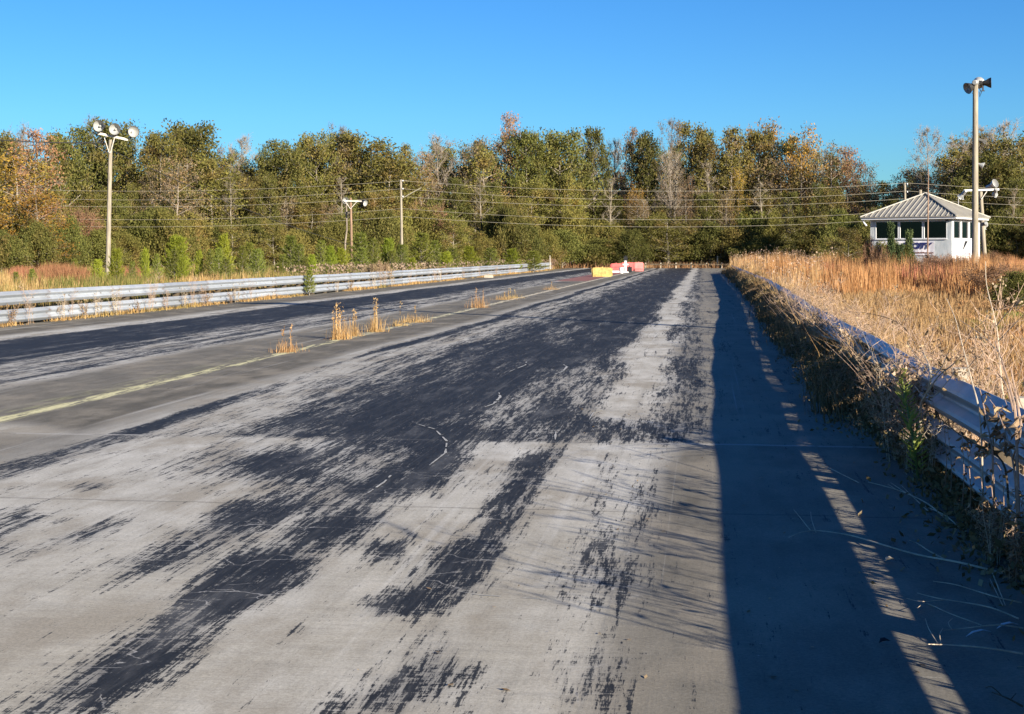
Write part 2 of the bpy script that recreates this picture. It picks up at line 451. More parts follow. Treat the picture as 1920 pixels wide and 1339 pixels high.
M['lampgrey'] = mat_plain('silver_lamp_housing', (0.45, 0.44, 0.42), 0.45, 0.5, 0.2, 10, 0.4)
M['black'] = mat_plain('black_metal', (0.015, 0.015, 0.016), 0.5, 0.1, 0.3, 8)
M['wire'] = mat_plain('bright_wire', (0.30, 0.27, 0.21), 0.5, 0.1, 0.1, 3)
M['wire_dark'] = mat_plain('dark_cable', (0.03, 0.028, 0.026), 0.6, 0, 0.1, 3)
M['white'] = mat_plain('white_paint', (0.60, 0.61, 0.62), 0.6, 0, 0.1, 5)
M['trim'] = mat_plain('white_trim_paint', (0.58, 0.58, 0.58), 0.55, 0, 0.06, 5)
m = NT('stained_shaded_wall')
c = m.ramp(m.noise(m.coord((2.5,2.5,0.8)), 1.6, 6, 0.65), [(0.3, (0.30, 0.335, 0.35)), (0.55, (0.46, 0.485, 0.49)), (0.8, (0.55, 0.565, 0.565))])  # bluish-grey carries the front's shade in the colour, along with real stains
c = m.mix(m.mr(m.noise(m.coord((6,6,1.2), loc=(3,1,1)), 1.5, 6, 0.7), 0.6, 0.75, 0, 0.45), c, (0.30, 0.33, 0.32))
M['wall'] = m.bsdf(c, 0.7, 0, 0.3)
m = NT('ribbed_metal_roof')
c = m.ramp(m.noise(m.coord((1,1,1)), 1.8, 6, 0.6), [(0.3, (0.23, 0.212, 0.178)), (0.7, (0.31, 0.288, 0.245))])
M['roof'] = m.bsdf(c, 0.5, 0.1, 0.4)
M['room'] = mat_plain('dim_room', (0.05, 0.045, 0.04), 0.9, 0, 0.2, 3)
m = NT('window_glass')
gl = m.n('ShaderNodeBsdfGlossy'); gl.inputs['Roughness'].default_value = 0.03; gl.inputs['Color'].default_value = (0.5, 0.52, 0.55, 1)
tp = m.n('ShaderNodeBsdfTransparent'); tp.inputs[0].default_value = (0.30, 0.31, 0.31, 1)
fr = m.n('ShaderNodeFresnel'); fr.inputs['IOR'].default_value = 1.5
mx = m.n('ShaderNodeMixShader'); m.put(mx.inputs[0], fr.outputs[0]); m.put(mx.inputs[1], tp.outputs[0]); m.put(mx.inputs[2], gl.outputs[0])
m.t.links.new(mx.outputs[0], m.out.inputs[0]); M['glass'] = m.mat
M['navy'] = mat_plain('navy_lettering', (0.015, 0.02, 0.11), 0.6, 0, 0.1, 5)
M['brownink'] = mat_plain('brown_lettering', (0.16, 0.07, 0.05), 0.7, 0, 0.2, 5)
M['greyink'] = mat_plain('grey_print', (0.42, 0.42, 0.43), 0.7, 0, 0.1, 5)
M['banner'] = mat_plain('white_banner', (0.66, 0.63, 0.65), 0.6, 0, 0.08, 3)
M['yellow'] = mat_plain('faded_yellow_plastic', (0.42, 0.285, 0.085), 0.6, 0, 0.35, 5)
M['red'] = mat_plain('faded_red_plastic', (0.46, 0.095, 0.085), 0.55, 0, 0.2, 3)
M['pale'] = mat_plain('pale_wood', (0.36, 0.32, 0.25), 0.8, 0, 0.15, 5)
# vegetation
def ramp3(a, b, c): return [(0.0, a), (0.5, b), (1.0, c)]
M['lf_dark'] = mat_leaf('dark_evergreen_leaves', ramp3((0.060,0.066,0.016),(0.112,0.113,0.025),(0.17,0.158,0.04)), clump_col=ramp3((0.11,0.095,0.026),(0.165,0.135,0.036),(0.22,0.17,0.055)), clump=0.45)
M['lf_olive'] = mat_leaf('olive_leaves', ramp3((0.098,0.094,0.023),(0.165,0.148,0.034),(0.235,0.198,0.05)), clump_col=ramp3((0.15,0.10,0.032),(0.215,0.14,0.045),(0.27,0.185,0.065)), clump=0.4)
M['lf_brown'] = mat_leaf('brown_autumn_leaves', ramp3((0.12,0.085,0.042),(0.20,0.135,0.065),(0.28,0.19,0.09)), clump_col=ramp3((0.10,0.10,0.03),(0.15,0.125,0.045),(0.2,0.16,0.06)), clump=0.5)
M['lf_rust'] = mat_leaf('rust_autumn_leaves', ramp3((0.19,0.095,0.042),(0.27,0.145,0.066),(0.34,0.20,0.10)), clump_col=ramp3((0.22,0.14,0.07),(0.30,0.18,0.09),(0.36,0.22,0.11)), clump=0.5)
M['lf_gold'] = mat_leaf('golden_autumn_leaves', ramp3((0.20,0.115,0.02),(0.31,0.18,0.028),(0.40,0.24,0.04)), clump_col=ramp3((0.15,0.13,0.03),(0.21,0.17,0.04),(0.30,0.22,0.05)), clump=0.5)
M['lf_rustbush'] = mat_leaf('rusty_brush_leaves', ramp3((0.12,0.06,0.03),(0.20,0.10,0.05),(0.30,0.17,0.09)))
M['twigdark'] = mat_plain('brown_brush_stems', (0.20, 0.12, 0.075), 0.9, 0, 0.3, 8, 0.1)
M['lf_green'] = mat_leaf('bright_pine_needles', ramp3((0.17,0.21,0.02),(0.26,0.30,0.03),(0.36,0.39,0.05)), transl=0.4)
M['lf_pine'] = mat_leaf('pine_needles', ramp3((0.10,0.125,0.02),(0.17,0.195,0.032),(0.25,0.26,0.05)), transl=0.35)
M['lf_cedar'] = mat_leaf('cedar_foliage', ramp3((0.03,0.05,0.018),(0.055,0.08,0.028),(0.09,0.115,0.04)), transl=0.15)
M['lf_dry'] = mat_leaf('dry_curled_leaves', ramp3((0.10,0.065,0.03),(0.24,0.16,0.08),(0.42,0.31,0.18)), transl=0.25)
M['lf_weed'] = mat_leaf('olive_weed_leaves', ramp3((0.065,0.05,0.02),(0.16,0.12,0.05),(0.28,0.20,0.10)), transl=0.3)
M['lf_milk'] = mat_leaf('pale_green_leaves', ramp3((0.19,0.24,0.045),(0.28,0.33,0.07),(0.36,0.40,0.11)), transl=0.35)
M['fluff'] = mat_leaf('pale_seed_fluff', ramp3((0.26,0.18,0.11),(0.37,0.27,0.17),(0.47,0.36,0.25)), transl=0.35)
M['bark'] = mat_plain('grey_bark', (0.25, 0.215, 0.17), 0.9, 0, 0.35, 4, 0.1, (2,2,0.5))
M['barkpale'] = mat_plain('pale_bark', (0.23, 0.19, 0.15), 0.9, 0, 0.3, 4, 0.1, (2,2,0.5))
M['birchbark'] = mat_plain('whitish_bark', (0.22, 0.185, 0.14), 0.9, 0, 0.3, 4, 0.1, (2,2,0.5))
M['twig'] = mat_plain('pinkish_dry_stems', (0.36, 0.25, 0.18), 0.85, 0, 0.3, 8, 0.1)
M['twigpale'] = mat_plain('bleached_dry_stems', (0.50, 0.41, 0.30), 0.85, 0, 0.25, 8, 0.1)
M['twiggreen'] = mat_plain('green_stem', (0.16, 0.19, 0.06), 0.8, 0, 0.2, 8, 0.1)
M['gr_gold'] = mat_leaf('golden_sedge', ramp3((0.29,0.145,0.05),(0.43,0.235,0.085),(0.53,0.33,0.14)), transl=0.3, clump=0.12, clump_col=ramp3((0.24,0.11,0.045),(0.35,0.165,0.07),(0.45,0.25,0.11)))
M['gr_lawn'] = mat_leaf('short_dry_grass', ramp3((0.27,0.15,0.055),(0.40,0.235,0.09),(0.51,0.33,0.15)), transl=0.3, clump=0.16, clump_col=ramp3((0.17,0.135,0.04),(0.26,0.20,0.06),(0.34,0.25,0.09)))
M['gr_tuft'] = mat_leaf('straw_tuft', ramp3((0.30,0.175,0.06),(0.45,0.285,0.11),(0.57,0.40,0.19)), transl=0.3, objvar=0.1)
M['gr_verge'] = mat_leaf('verge_straw', ramp3((0.24,0.145,0.05),(0.37,0.24,0.09),(0.48,0.34,0.16)), transl=0.3, clump=0.2, clump_col=ramp3((0.16,0.14,0.045),(0.26,0.205,0.07),(0.38,0.28,0.11)))
M['gr_rust'] = mat_leaf('rusty_sedge', ramp3((0.22,0.095,0.048),(0.33,0.145,0.07),(0.45,0.235,0.12)), transl=0.3)
M['gr_pale'] = mat_leaf('pale_weed_stems', ramp3((0.23,0.13,0.055),(0.36,0.22,0.095),(0.48,0.325,0.16)), transl=0.3)
M['gr_green'] = mat_leaf('olive_green_grass', ramp3((0.12,0.14,0.03),(0.20,0.21,0.05),(0.33,0.28,0.09)), transl=0.3)

# ------------------------------------------------------------------ ground and track
def sheet(name, x0, x1, y0, y1, z, mat):
    return struct(MB().add([(x0,y0,z),(x1,y0,z),(x1,y1,z),(x0,y1,z)], [(0,1,2,3)]).build(name, mat))
sheet('ground', -2500, 2500, -600, 4000, -0.03, M['soil'])
def road():
    ys = [-12.0, -6.0, 0.0, 3.0]
    y = 4.0
    while y < 171: ys.append(y); y *= 1.008
    ys.append(171.0)
    xs = np.arange(-15.55, 2.36, 0.1)
    ys = np.array(ys)
    X, Y = np.meshgrid(xs, ys)
    sh = X.shape
    X = X.ravel(); Y = Y.ravel()
    rng = np.random.default_rng(4)
    wob = 0.16 * np.sin(Y * 0.31) + 0.10 * np.sin(Y * 0.77 + 2)
    Xw = X + wob * 0.5
    prof = [(-15.6,0.0),(-13.7,0.0),(-13.35,0.22),(-12.95,0.28),(-12.7,0.8),(-12.0,0.95),(-10.6,0.9),(-10.2,0.55),(-9.3,0.46),(-8.7,0.52),(-8.3,0.1),(-8.0,0.0),
            (-5.45,0.0),(-5.3,0.55),(-5.2,0.95),(-5.08,0.9),(-4.95,0.36),(-4.3,0.44),(-3.9,0.66),(-3.3,0.82),(-1.75,0.92),(-1.35,0.74),(-1.14,0.34),(-1.0,0.10),(-0.80,0.12),(-0.68,0.48),(-0.45,0.56),(-0.18,0.46),(0.0,0.2),(2.4,0.1)]
    far_w = np.clip((Y - 30) / 40, 0, 1)
    rub_far = np.interp(Xw, [p[0] for p in prof], [p[1] for p in prof])
    prof2 = [(p[0] if p[0] < -2 else p[0] * (1.0 if p[0] > -0.3 else 1.0), p[1]) for p in prof]
    light2 = np.exp(-((Xw + 0.98) / 0.30) ** 2)
    rub_far = rub_far * (1 - far_w * light2 * 0.5)
    brown_far = np.interp(Xw, [-15.6,-13.9,-13.4,-8.6,-8.2,-5.8,-5.45,-5.3,-0.45,-0.25,2.4], [1,1,0,0,0.9,1,0.35,0.2,0.0,0.70,0.88])  # brown right shoulder, taken darker than its own tone to deepen the rail's shadow
    tan_far = np.interp(Xw, [-15.6,-0.5,-0.1,2.4], [0.15,0.2,0.4,0.5])
    near = np.clip((12.55 - Y) / 0.25 + 0.5, 0, 1)
    rub_n = np.interp(Xw, [-15.6,-12.9,-12.6,-10.3,-9.9,-8.2,-5.45,-5.25,-5.0,-4.8,2.4], [0.0,0.2,0.85,0.85,0.3,0.0,0.05,0.6,0.5,0.10,0.08])
    brown_n = np.interp(Xw, [-15.6,-13.9,-13.4,-8.6,-8.2,-5.9,-5.3,-5.0,-0.42,-0.22,0.3,2.4], [1,1,0,0,0.9,0.85,0.55,0.1,0.05,0.75,0.84,0.88])  # near shoulder likewise browned extra where the rail's shadow falls
    tan_n = np.clip(0.25 + (10.5 - Y) / 6, 0, 0.8) * np.interp(Xw, [-4,-1.5,0,2.4], [0.55,0.9,0.9,0.9])
    rub = rub_far * (1 - near) + rub_n * near
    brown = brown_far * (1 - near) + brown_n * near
    tan = tan_far * (1 - near) + tan_n * near
    def poly(pts, val, soft=0.16, target='rub', op='mix', sy=3.0):
        nonlocal rub, brown, tan
        P = np.array([(gp(u, v).x, gp(u, v).y / sy) for u, v in pts])
        qx, qy = X, Y / sy
        sel = (qx > P[:,0].min() - 1) & (qx < P[:,0].max() + 1) & (qy > P[:,1].min() - 1) & (qy < P[:,1].max() + 1)
        idx = np.nonzero(sel)[0]
        if len(idx) == 0: return
        x = qx[idx]; yy = qy[idx]
        ins = np.zeros(len(idx), bool); dmin = np.full(len(idx), 1e9)
        n = len(P)
        for i in range(n):
            x1, y1 = P[i]; x2, y2 = P[(i+1) % n]
            c = ((y1 > yy) != (y2 > yy)) & (x < (x2 - x1) * (yy - y1) / (y2 - y1 + 1e-12) + x1)
            ins ^= c
            ex, ey = x2 - x1, y2 - y1
            t = np.clip(((x - x1) * ex + (yy - y1) * ey) / (ex*ex + ey*ey + 1e-12), 0, 1)
            dmin = np.minimum(dmin, np.hypot(x - x1 - t*ex, yy - y1 - t*ey))
        sdist = np.where(ins, dmin, -dmin)
        w = np.clip(sdist / (soft*1.35) * 0.5 + 0.5, 0, 1); w = w * w * (3 - 2 * w)
        arr = {'rub': rub, 'brown': brown, 'tan': tan}[target]
        if op == 'max': arr[idx] = np.maximum(arr[idx], val * w)
        else: arr[idx] = arr[idx] * (1 - w) + val * w
    # light streaks beyond the joint
    poly([(300,806),(560,700),(700,660),(760,650),(640,705),(480,775),(420,810)], 0.30)
    poly([(560,735),(760,670),(860,640),(840,665),(700,715),(600,750)], 0.50)
    poly([(600,800),(720,745),(770,738),(700,790),(640,815)], 0.55)
    poly([(700,735),(790,735),(830,800),(800,880),(640,880),(600,820)], 0.93, 0.2, op='max')
    poly([(900,700),(1000,640),(1040,650),(1000,740),(900,800),(830,800)], 0.95, 0.2, op='max')
    poly([(870,790),(960,735),(1050,690),(1085,690),(1060,740),(960,800),(900,810)], 0.52)
    poly([(1060,720),(1120,675),(1180,650),(1175,690),(1130,760),(1060,770)], 0.50)
    poly([(1140,780),(1150,740),(1190,690),(1225,640),(1260,640),(1240,700),(1222,760),(1210,790)], 0.06)
    poly([(1100,820),(1130,790),(1215,790),(1190,828)], 0.30)
    poly([(1215,765),(1250,700),(1300,650),(1325,650),(1320,800),(1240,800)], 0.50, target='rub')
    poly([(1000,640),(1060,600),(1110,610),(1070,650)], 0.66, 0.3)
    poly([(880,830),(930,800),(1100,780),(1260,800),(1250,828),(900,828)], 0.62, 0.15)
    # pinkish slab wedge at the left
    for tg, vl in (('brown', 0.0), ('tan', 0.9), ('rub', 0.0)): poly([(-40,796),(40,796),(95,806),(120,813),(-40,813)], vl, 0.1, tg)
    # dark tracks on the pale slab nearer the camera
    poly([(290,880),(420,828),(860,828),(850,900),(760,930),(700,960),(560,950),(430,915)], 0.50, 0.3)
    poly([(470,860),(560,848),(570,890),(500,895)], 0.95, 0.14)
    poly([(760,830),(870,828),(860,870),(820,910),(740,925),(770,870)], 0.92, 0.14)
    poly([(640,910),(730,880),(740,920),(660,935)], 0.85, 0.14)
    poly([(210,1055),(330,1005),(420,950),(520,940),(650,955),(715,965),(650,1018),(560,1010),(470,1010),(400,1040),(330,1075),(235,1090)], 0.62, 0.16)
    poly([(420,960),(520,945),(640,965),(690,985),(640,1015),(560,1000),(440,985)], 0.86, 0.14)
    poly([(560,960),(600,965),(500,1010),(470,1005)], 0.25, 0.1)
    poly([(40,1339),(150,1250),(230,1200),(330,1145),(390,1075),(465,1030),(560,1015),(600,1050),(560,1095),(440,1150),(380,1190),(330,1240),(240,1290),(170,1339)], 0.72, 0.14)
    poly([(380,1110),(470,1045),(530,1040),(540,1090),(430,1140)], 0.95, 0.12)
    poly([(200,1255),(260,1215),(320,1225),(250,1270)], 0.95, 0.10)
    poly([(945,870),(1010,842),(1062,842),(1000,930),(965,1010),(940,1050),(900,1110),(830,1138),(720,1145),(700,1130),(760,1090),(800,1035),(880,1000),(915,950)], 0.70, 0.12)
    poly([(705,1125),(760,1120),(780,1140),(720,1148)], 0.95, 0.08)
    poly([(1060,1010),(1130,1000),(1205,1000),(1230,1080),(1195,1140),(1040,1140),(1040,1080)], 0.47, 0.12)
    poly([(1110,850),(1150,850),(1160,900),(1130,990),(1105,990),(1120,920)], 0.42, 0.10)
    poly([(1190,880),(1235,880),(1225,1000),(1190,1060),(1185,960)], 0.46, 0.08)
    poly([(685,1018),(765,1013),(745,1052),(700,1050)], 0.80, 0.10)
    poly([(610,1339),(700,1280),(780,1240),(830,1200),(850,1240),(890,1260),(800,1310),(750,1339)], 0.72, 0.10)
    poly([(1030,1220),(1170,1205),(1185,1339),(1015,1339)], 0.45, 0.12)
    poly([(0,958),(60,950),(72,985),(0,1008)], 0.66, 0.12)
    poly([(55,1020),(190,978),(255,980),(160,1022)], 0.60, 0.12)
    poly([(135,912),(190,903),(196,914),(145,922)], 0.75, 0.08)
    poly([(0,985),(-60,985),(-60,1060),(30,1045)], 0.5, 0.12)
    # greyish-brown margin and stained places
    poly([(1000,1010),(1050,1005),(1045,1025),(1000,1030)], 0.5, 0.15, 'brown')
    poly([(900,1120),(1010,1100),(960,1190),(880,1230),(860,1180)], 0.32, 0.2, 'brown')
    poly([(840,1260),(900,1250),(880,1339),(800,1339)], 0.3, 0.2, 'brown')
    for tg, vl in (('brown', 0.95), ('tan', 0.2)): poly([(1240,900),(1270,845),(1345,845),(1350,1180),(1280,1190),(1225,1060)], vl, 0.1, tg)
    V = np.stack([X, Y, np.zeros_like(X)], 1)
    nr, nc = sh
    ii = np.arange((nr-1)*(nc-1)); r = ii // (nc-1); c = ii % (nc-1)
    T = np.stack([r*nc+c, r*nc+c+1, (r+1)*nc+c+1, (r+1)*nc+c], 1)
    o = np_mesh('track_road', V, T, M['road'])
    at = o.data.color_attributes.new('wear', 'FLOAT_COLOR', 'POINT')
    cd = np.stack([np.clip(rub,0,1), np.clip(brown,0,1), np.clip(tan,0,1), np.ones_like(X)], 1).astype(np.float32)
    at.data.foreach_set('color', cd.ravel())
    struct(o)
road()
# pale return road crossing behind the end of the track
struct(MB().add([(-60,172,0.0),(60,172,0.0),(75,182,0.0),(-70,182,0.0)], [(0,1,2,3)]).build('gravel_road', M['gravel']))
# pale scrape marks on the rubber (long curved scratches seen in the photo), painted-thin lines on the surface
def scuffs():
    mb = MB(); rnd = random.Random(5)
    def arc(pts, w, z=0.004):
        P = [gp(u, v) for u, v in pts]
        Q = []
        for i in range(len(P) - 1):
            for k in range(6): Q.append(P[i].lerp(P[i+1], k / 6))
        Q.append(P[-1])
        for i in range(len(Q) - 1):
            if rnd.random() < 0.18: continue
            t = (Q[i+1] - Q[i]); 
            if t.length < 1e-6: continue
            t.normalize(); nrm = Vector((-t.y, t.x, 0))
            f = math.sin(math.pi * (i + 0.5) / len(Q)) ** 0.5 * rnd.uniform(0.5, 1.1)
            a = nrm * w * f * 0.33
            o = len(mb.v)
            mb.add([Q[i] - a + Vector((0,0,z)), Q[i] + a + Vector((0,0,z)), Q[i+1] + a + Vector((0,0,z)), Q[i+1] - a + Vector((0,0,z))], [(0,1,2,3)])
    arc([(780,795),(815,805),(838,828),(835,850),(805,873)], 0.035)
    arc([(745,880),(720,905),(690,925)], 0.03)
    arc([(935,735),(938,745),(925,758),(905,765)], 0.05)
    arc([(988,676),(985,685),(955,697)], 0.04)
    arc([(1055,683),(1063,688),(1055,697),(1040,702)], 0.05)
    arc([(1105,787),(1112,775),(1130,768)], 0.03)
    arc([(1042,810),(1041,825)], 0.03)
    arc([(860,1110),(900,1117),(1020,1125)], 0.012)
    arc([(1390,1205),(1440,1210)], 0.01)
    return struct(mb.build('surface_marks', M['white_wear']))
M['white_wear'] = mat_plain('worn_pale_scrape', (0.36, 0.35, 0.32), 0.85, 0, 0.3, 12)
scuffs()

# ------------------------------------------------------------------ guardrails
PROF = [(0.0,0.0),(0.012,0.006),(0.070,0.058),(0.081,0.078),(0.070,0.098),(0.014,0.142),(0.008,0.156),(0.014,0.170),(0.070,0.214),(0.081,0.234),(0.070,0.254),(0.012,0.306),(0.0,0.312)]
def beam(mb, path, z0, side, y0, y1, rnd, jit=0.006):
    """row of lapped W-section panels; side = +1 when the face looks to +X"""
    L = 3.81
    prof = PROF + [(d - 0.006, z) for d, z in reversed(PROF)]
    y = y0; k = 0
    n = len(prof)
    while y < y1:
        ye = min(y + L + 0.16, y1)
        dx0, dx1 = rnd.uniform(-jit, jit), rnd.uniform(-jit, jit)
        dz0, dz1 = rnd.uniform(-jit, jit), rnd.uniform(-jit, jit)
        seg = 4
        vs = []; fs = []
        for i in range(seg + 1):
            t = i / seg; yy = y + (ye - y) * t
            xx = path(yy) + (dx0 * (1-t) + dx1 * t) + side * (0.007 if t == 1 else 0)
            zz = z0 + dz0 * (1-t) + dz1 * t
            for d, z in prof: vs.append((xx + side * d, yy, zz + z))
        for i in range(seg):
            for q in range(n):
                q2 = (q + 1) % n
                f = (i*n+q, i*n+q2, (i+1)*n+q2, (i+1)*n+q)
                fs.append(f if side < 0 else f[::-1])
        fs.append(tuple(range(n))); fs.append(tuple(seg*n + q for q in range(n-1, -1, -1)))
        mb.add(vs, fs)
        y += L; k += 1
    return mb
def guardrail(name, path, side, y0, y1, post_y0, label, zb=(0.423, 0.055), sp=1.95, postmat='post', seed=1, post_max=100, tops=()):
    rnd = random.Random(seed)
    root = empty(name, (path(y0), y0, 0))
    tag(root, label, 'guardrail')
    inv = Matrix.Translation((-path(y0), -y0, 0))
    for nm, z0 in (('upper_beam', zb[0]), ('lower_beam', zb[1])):
        mb = beam(MB(), path, z0, side, y0, y1, rnd)
        mb.v = [tuple(inv @ Vector(p)) for p in mb.v]
        mb.build(nm, M['rail'], root)
    y = post_y0
    n = 0
    while y < y1 and n < post_max:
        mb = MB()
        x = path(y) - side * 0.085
        h = 0.70 + rnd.uniform(-0.02, 0.0)
        mb.box((-0.075, -0.08, -0.2), (0.075, 0.08, h))
        for zz in (0.21, 0.59): mb.lathe([(0.022, 0.0), (0.022, 0.012), (0.012, 0.018)], 8, Matrix.Translation((side*0.098, 0, zz)) @ Matrix.Rotation(side*R(90), 4, 'Y'))
        mb.box((-0.012 + side*0.079, -0.012, 0.20), (0.012 + side*0.079, 0.012, 0.23))
        p = mb.build('post', M[postmat], root)
        p.location = (x - path(y0), y - y0, 0); p.rotation_euler = (0, rnd.uniform(-.03,.03), rnd.uniform(-.05,.05))
        y += sp; n += 1
    return root
LEFTX = -15.62
def left_path(y): return LEFTX + 0.03 * math.sin(y * 0.21) 
def right_path(y): return 1.76 + 0.45 * sm(15, 55, y) + 0.02 * math.sin(y * 0.9) + 0.015 * math.sin(y * 0.37 + 1)
guardrail('guardrail', left_path, 1, 26.0, 151.0, 27.0, 'long two-tier galvanised guardrail in full sun along the left lane', zb=(0.452, 0.04), seed=3)
guardrail('guardrail', right_path, -1, -8.0, 120.0, -8.2 + 0.1, 'shaded two-tier galvanised guardrail overgrown with dry weeds along the right lane', seed=7)
# pale block standing behind the near right rail
mb = MB(); mb.box((-0.09,-0.09,-0.2),(0.09,0.09,0.80)); mb.box((-0.10,-0.10,0.80),(0.10,0.10,0.83))
def place_top(u, v, X): return px_x(u, v, X)
for (u, v, X, lab) in ((1800, 690, 2.05, 'pale timber post top sticking up behind the near right guardrail'), (1918, 745, 2.02, 'pale timber post top at the right picture edge behind the guardrail')):
    q = place_top(u, v, X)
    b = MB(); h = q.z
    b.box((-0.055,-0.07,0.0),(0.055,0.07,h)); 
    o = b.build('timber_post', M['pale']); o.location = (q.x, q.y, 0); tag(o, lab, 'post')
# low barrier and posts at the far end
root = empty('end_barrier', (-8, 171.6, 0)); tag(root, 'low grey rail barrier across the far end of the track', 'barrier')
b = MB(); b.box((1.0,-0.05,0.35),(14.0,0.05,0.52)); b.build('rail', M['post'], root)
for i in range(8):
    b = MB(); b.box((-0.07,-0.07,-0.1),(0.07,0.07,0.62)); o = b.build('post', M['pale'], root); o.location = (1.3 + i*1.75, 0.13, 0)
for (u, v0, D, w, lab) in ((1322, 474, 178, 0.14, 'tall pale post standing at the track end, left of another'), (1345, 480, 172, 0.09, 'thin pale post at the track end beside the right weeds'), (1265, 478, 185, 0.08, 'thin pale stake among brush behind the track end'),
                      (1031, 479, 150, 0.06, 'short white post at the far end of the left guardrail'), (967, 481, 140, 0.09, 'short pale stake behind the far left guardrail')):
    q = pt(u, v0, D); b = MB(); b.tube([(0,0,-0.2),(0.02,0,q.z*0.5),(0,0,q.z)], [w, w*0.95, w*0.85], 8); o = b.build('marker_post', M['pale']); o.location = (q.x, q.y, 0); tag(o, lab, 'post')

# ------------------------------------------------------------------ barriers round the start tree
def jersey(name, W_, H_, mat, loc, rz, label, stripe=False):
    root = empty(name, loc, rz); tag(root, label, 'barrier')
    b = MB()
    prof = [(0.30,0.0),(0.30,0.10),(0.17,0.32),(0.13,0.80),(0.12,1.0)]
    vs = []; fs = []
    cols = 7
    for i in range(cols):
        x = -W_/2 + W_ * i / (cols-1)
        k = 0.94 if i in (0, cols-1) else 1.0
        for s in (1, -1):
            seq = prof if s == 1 else prof[::-1]
            for (d, z) in seq: vs.append((x, -s * d * k * 0.8, z * H_ * (0.985 if i in (0, cols-1) else 1)))
    n = len(prof) * 2
    for i in range(cols-1):
        for q in range(n):
            q2 = (q+1) % n
            fs.append((i*n+q, i*n+q2, (i+1)*n+q2, (i+1)*n+q))
    fs.append(tuple(range(n-1,-1,-1))); fs.append(tuple((cols-1)*n+q for q in range(n)))
    b.add(vs, fs); b.build('body', mat, root)
    c = MB(); c.lathe([(0.06,0),(0.06,0.05),(0.03,0.06)], 10); o = c.build('filler_cap', mat, root); o.location = (0, 0, H_)
    for s in (-1, 1):
        c = MB(); c.box((-0.05,-0.05,0.1*H_),(0.05,0.05,0.9*H_)); o = c.build('hinge_lug', mat, root); o.location = (s*(W_/2+0.03), 0, 0)
    if stripe:
        c = MB(); c.box((-W_/2+0.04,-0.262,0.03),(W_/2-0.04,-0.245,0.24*H_)); c.build('white_base_stripe', M['white'], root)
    return root
q = gp(1129, 519); jersey('water_barrier', 1.32, 0.66, M['yellow'], (q.x, q.y, 0), TH*0.6, 'faded yellow water-filled barrier in the centre of the track')
q = gp(1155, 512); jersey('water_barrier', 0.85, 0.82, M['red'], (q.x, q.y, 0), TH*0.6, 'left faded red barrier with a white base behind the yellow one', True)
q = gp(1197, 508.5); jersey('water_barrier', 0.85, 0.84, M['red'], (q.x, q.y, 0), TH*0.6+0.25, 'faded red barrier at the right end of the barrier group')
q = gp(1180, 507.5); jersey('water_barrier', 1.5, 0.80, M['red'], (q.x, q.y, 0), TH, 'faded red barrier at the back of the barrier group behind the white bucket')
q = gp(1165, 512.5)
b = MB(); b.lathe([(0.15,0),(0.20,0.45),(0.215,0.46),(0.215,0.49),(0.18,0.49),(0.13,0.06)], 16); o = b.build('bucket', M['white']); o.location = (q.x,q.y,0); tag(o, 'white plastic bucket standing between the red barriers', 'bucket')
q = gp(1173, 511.5)
root = empty('start_light_stand', (q.x, q.y, 0)); tag(root, 'white starting light stand with a dark head between the red barriers', 'light stand')
b = MB(); b.box((-0.09,-0.09,0.0),(0.09,0.09,1.05)); b.box((-0.26,-0.10,0.0),(0.26,0.10,0.10)); b.box((-0.24,-0.07,0.66),(0.24,0.07,0.78)); b.build('stand', M['white'], root)
b = MB(); b.box((-0.16,-0.11,1.06),(0.16,0.11,1.42)); b.box((-0.05,-0.05,1.42),(0.05,0.05,1.5)); b.build('lamp_head', M['black'], root)
q = gp(1180.5, 510.5)
b = MB(); b.box((-0.20,-0.15,0),(0.20,0.15,0.42)); b.box((-0.22,-0.17,0.42),(0.22,0.17,0.47)); b.box((-0.06,-0.02,0.47),(0.06,0.02,0.53)); o = b.build('equipment_box', M['black']); o.location = (q.x,q.y,0); tag(o, 'black equipment box on the ground between the red barriers', 'box')
q = gp(912, 503.2)
b = MB(); b.box((-0.30,-0.14,0),(0.30,0.14,0.15)); b.box((-0.26,-0.11,0.15),(0.26,0.11,0.19)); o = b.build('concrete_block', M['pale']); o.location = (-14.6, 100, 0); tag(o, 'small whitish block lying at the foot of the far left guardrail', 'block')

# ------------------------------------------------------------------ poles, lamps and wires
def floodlight(parent, loc, aim, r=0.32, back='lampdark', face='lampwhite', big=1.0):
    """bell reflector, bowl inside, ballast housing on a bracket"""
    aim = Vector(aim).normalized()
    Mx = aim.to_track_quat('Z', 'Y').to_matrix().to_4x4()
    b = MB()
    L = 0.46 * r / 0.32
    b.lathe([(0.07,-0.02),(0.10,0.02),(r*0.55,L*0.35),(r*0.85,L*0.72),(r,L),(r*1.03,L),(r*1.03,L+0.015),(r*0.97,L+0.015)], 20, Mx, True, False)
    o = b.build('floodlight', M[back], parent, True); o.location = loc
    b = MB(); b.lathe([(r*0.965,L+0.012),(r*0.86,L*0.74+0.01),(r*0.5,L*0.36+0.02),(r*0.22,L*0.30),(r*0.17,L*0.66),(0.03,L*0.75)], 20, Mx, False, True)
    f = b.build('reflector', M[face], o, True)
    b = MB(); b.lathe([(0.085,-0.32),(0.11,-0.30),(0.11,-0.04),(0.07,-0.015)], 12, Mx); b.build('ballast', M[back], o)
    b = MB(); b.box((-0.03,-0.03,-0.32),(0.03,0.03,-0.03)); b.box((-0.07,-0.05,-0.34),(0.07,0.05,-0.31)); b.build('bracket', M[back], o)
    return o
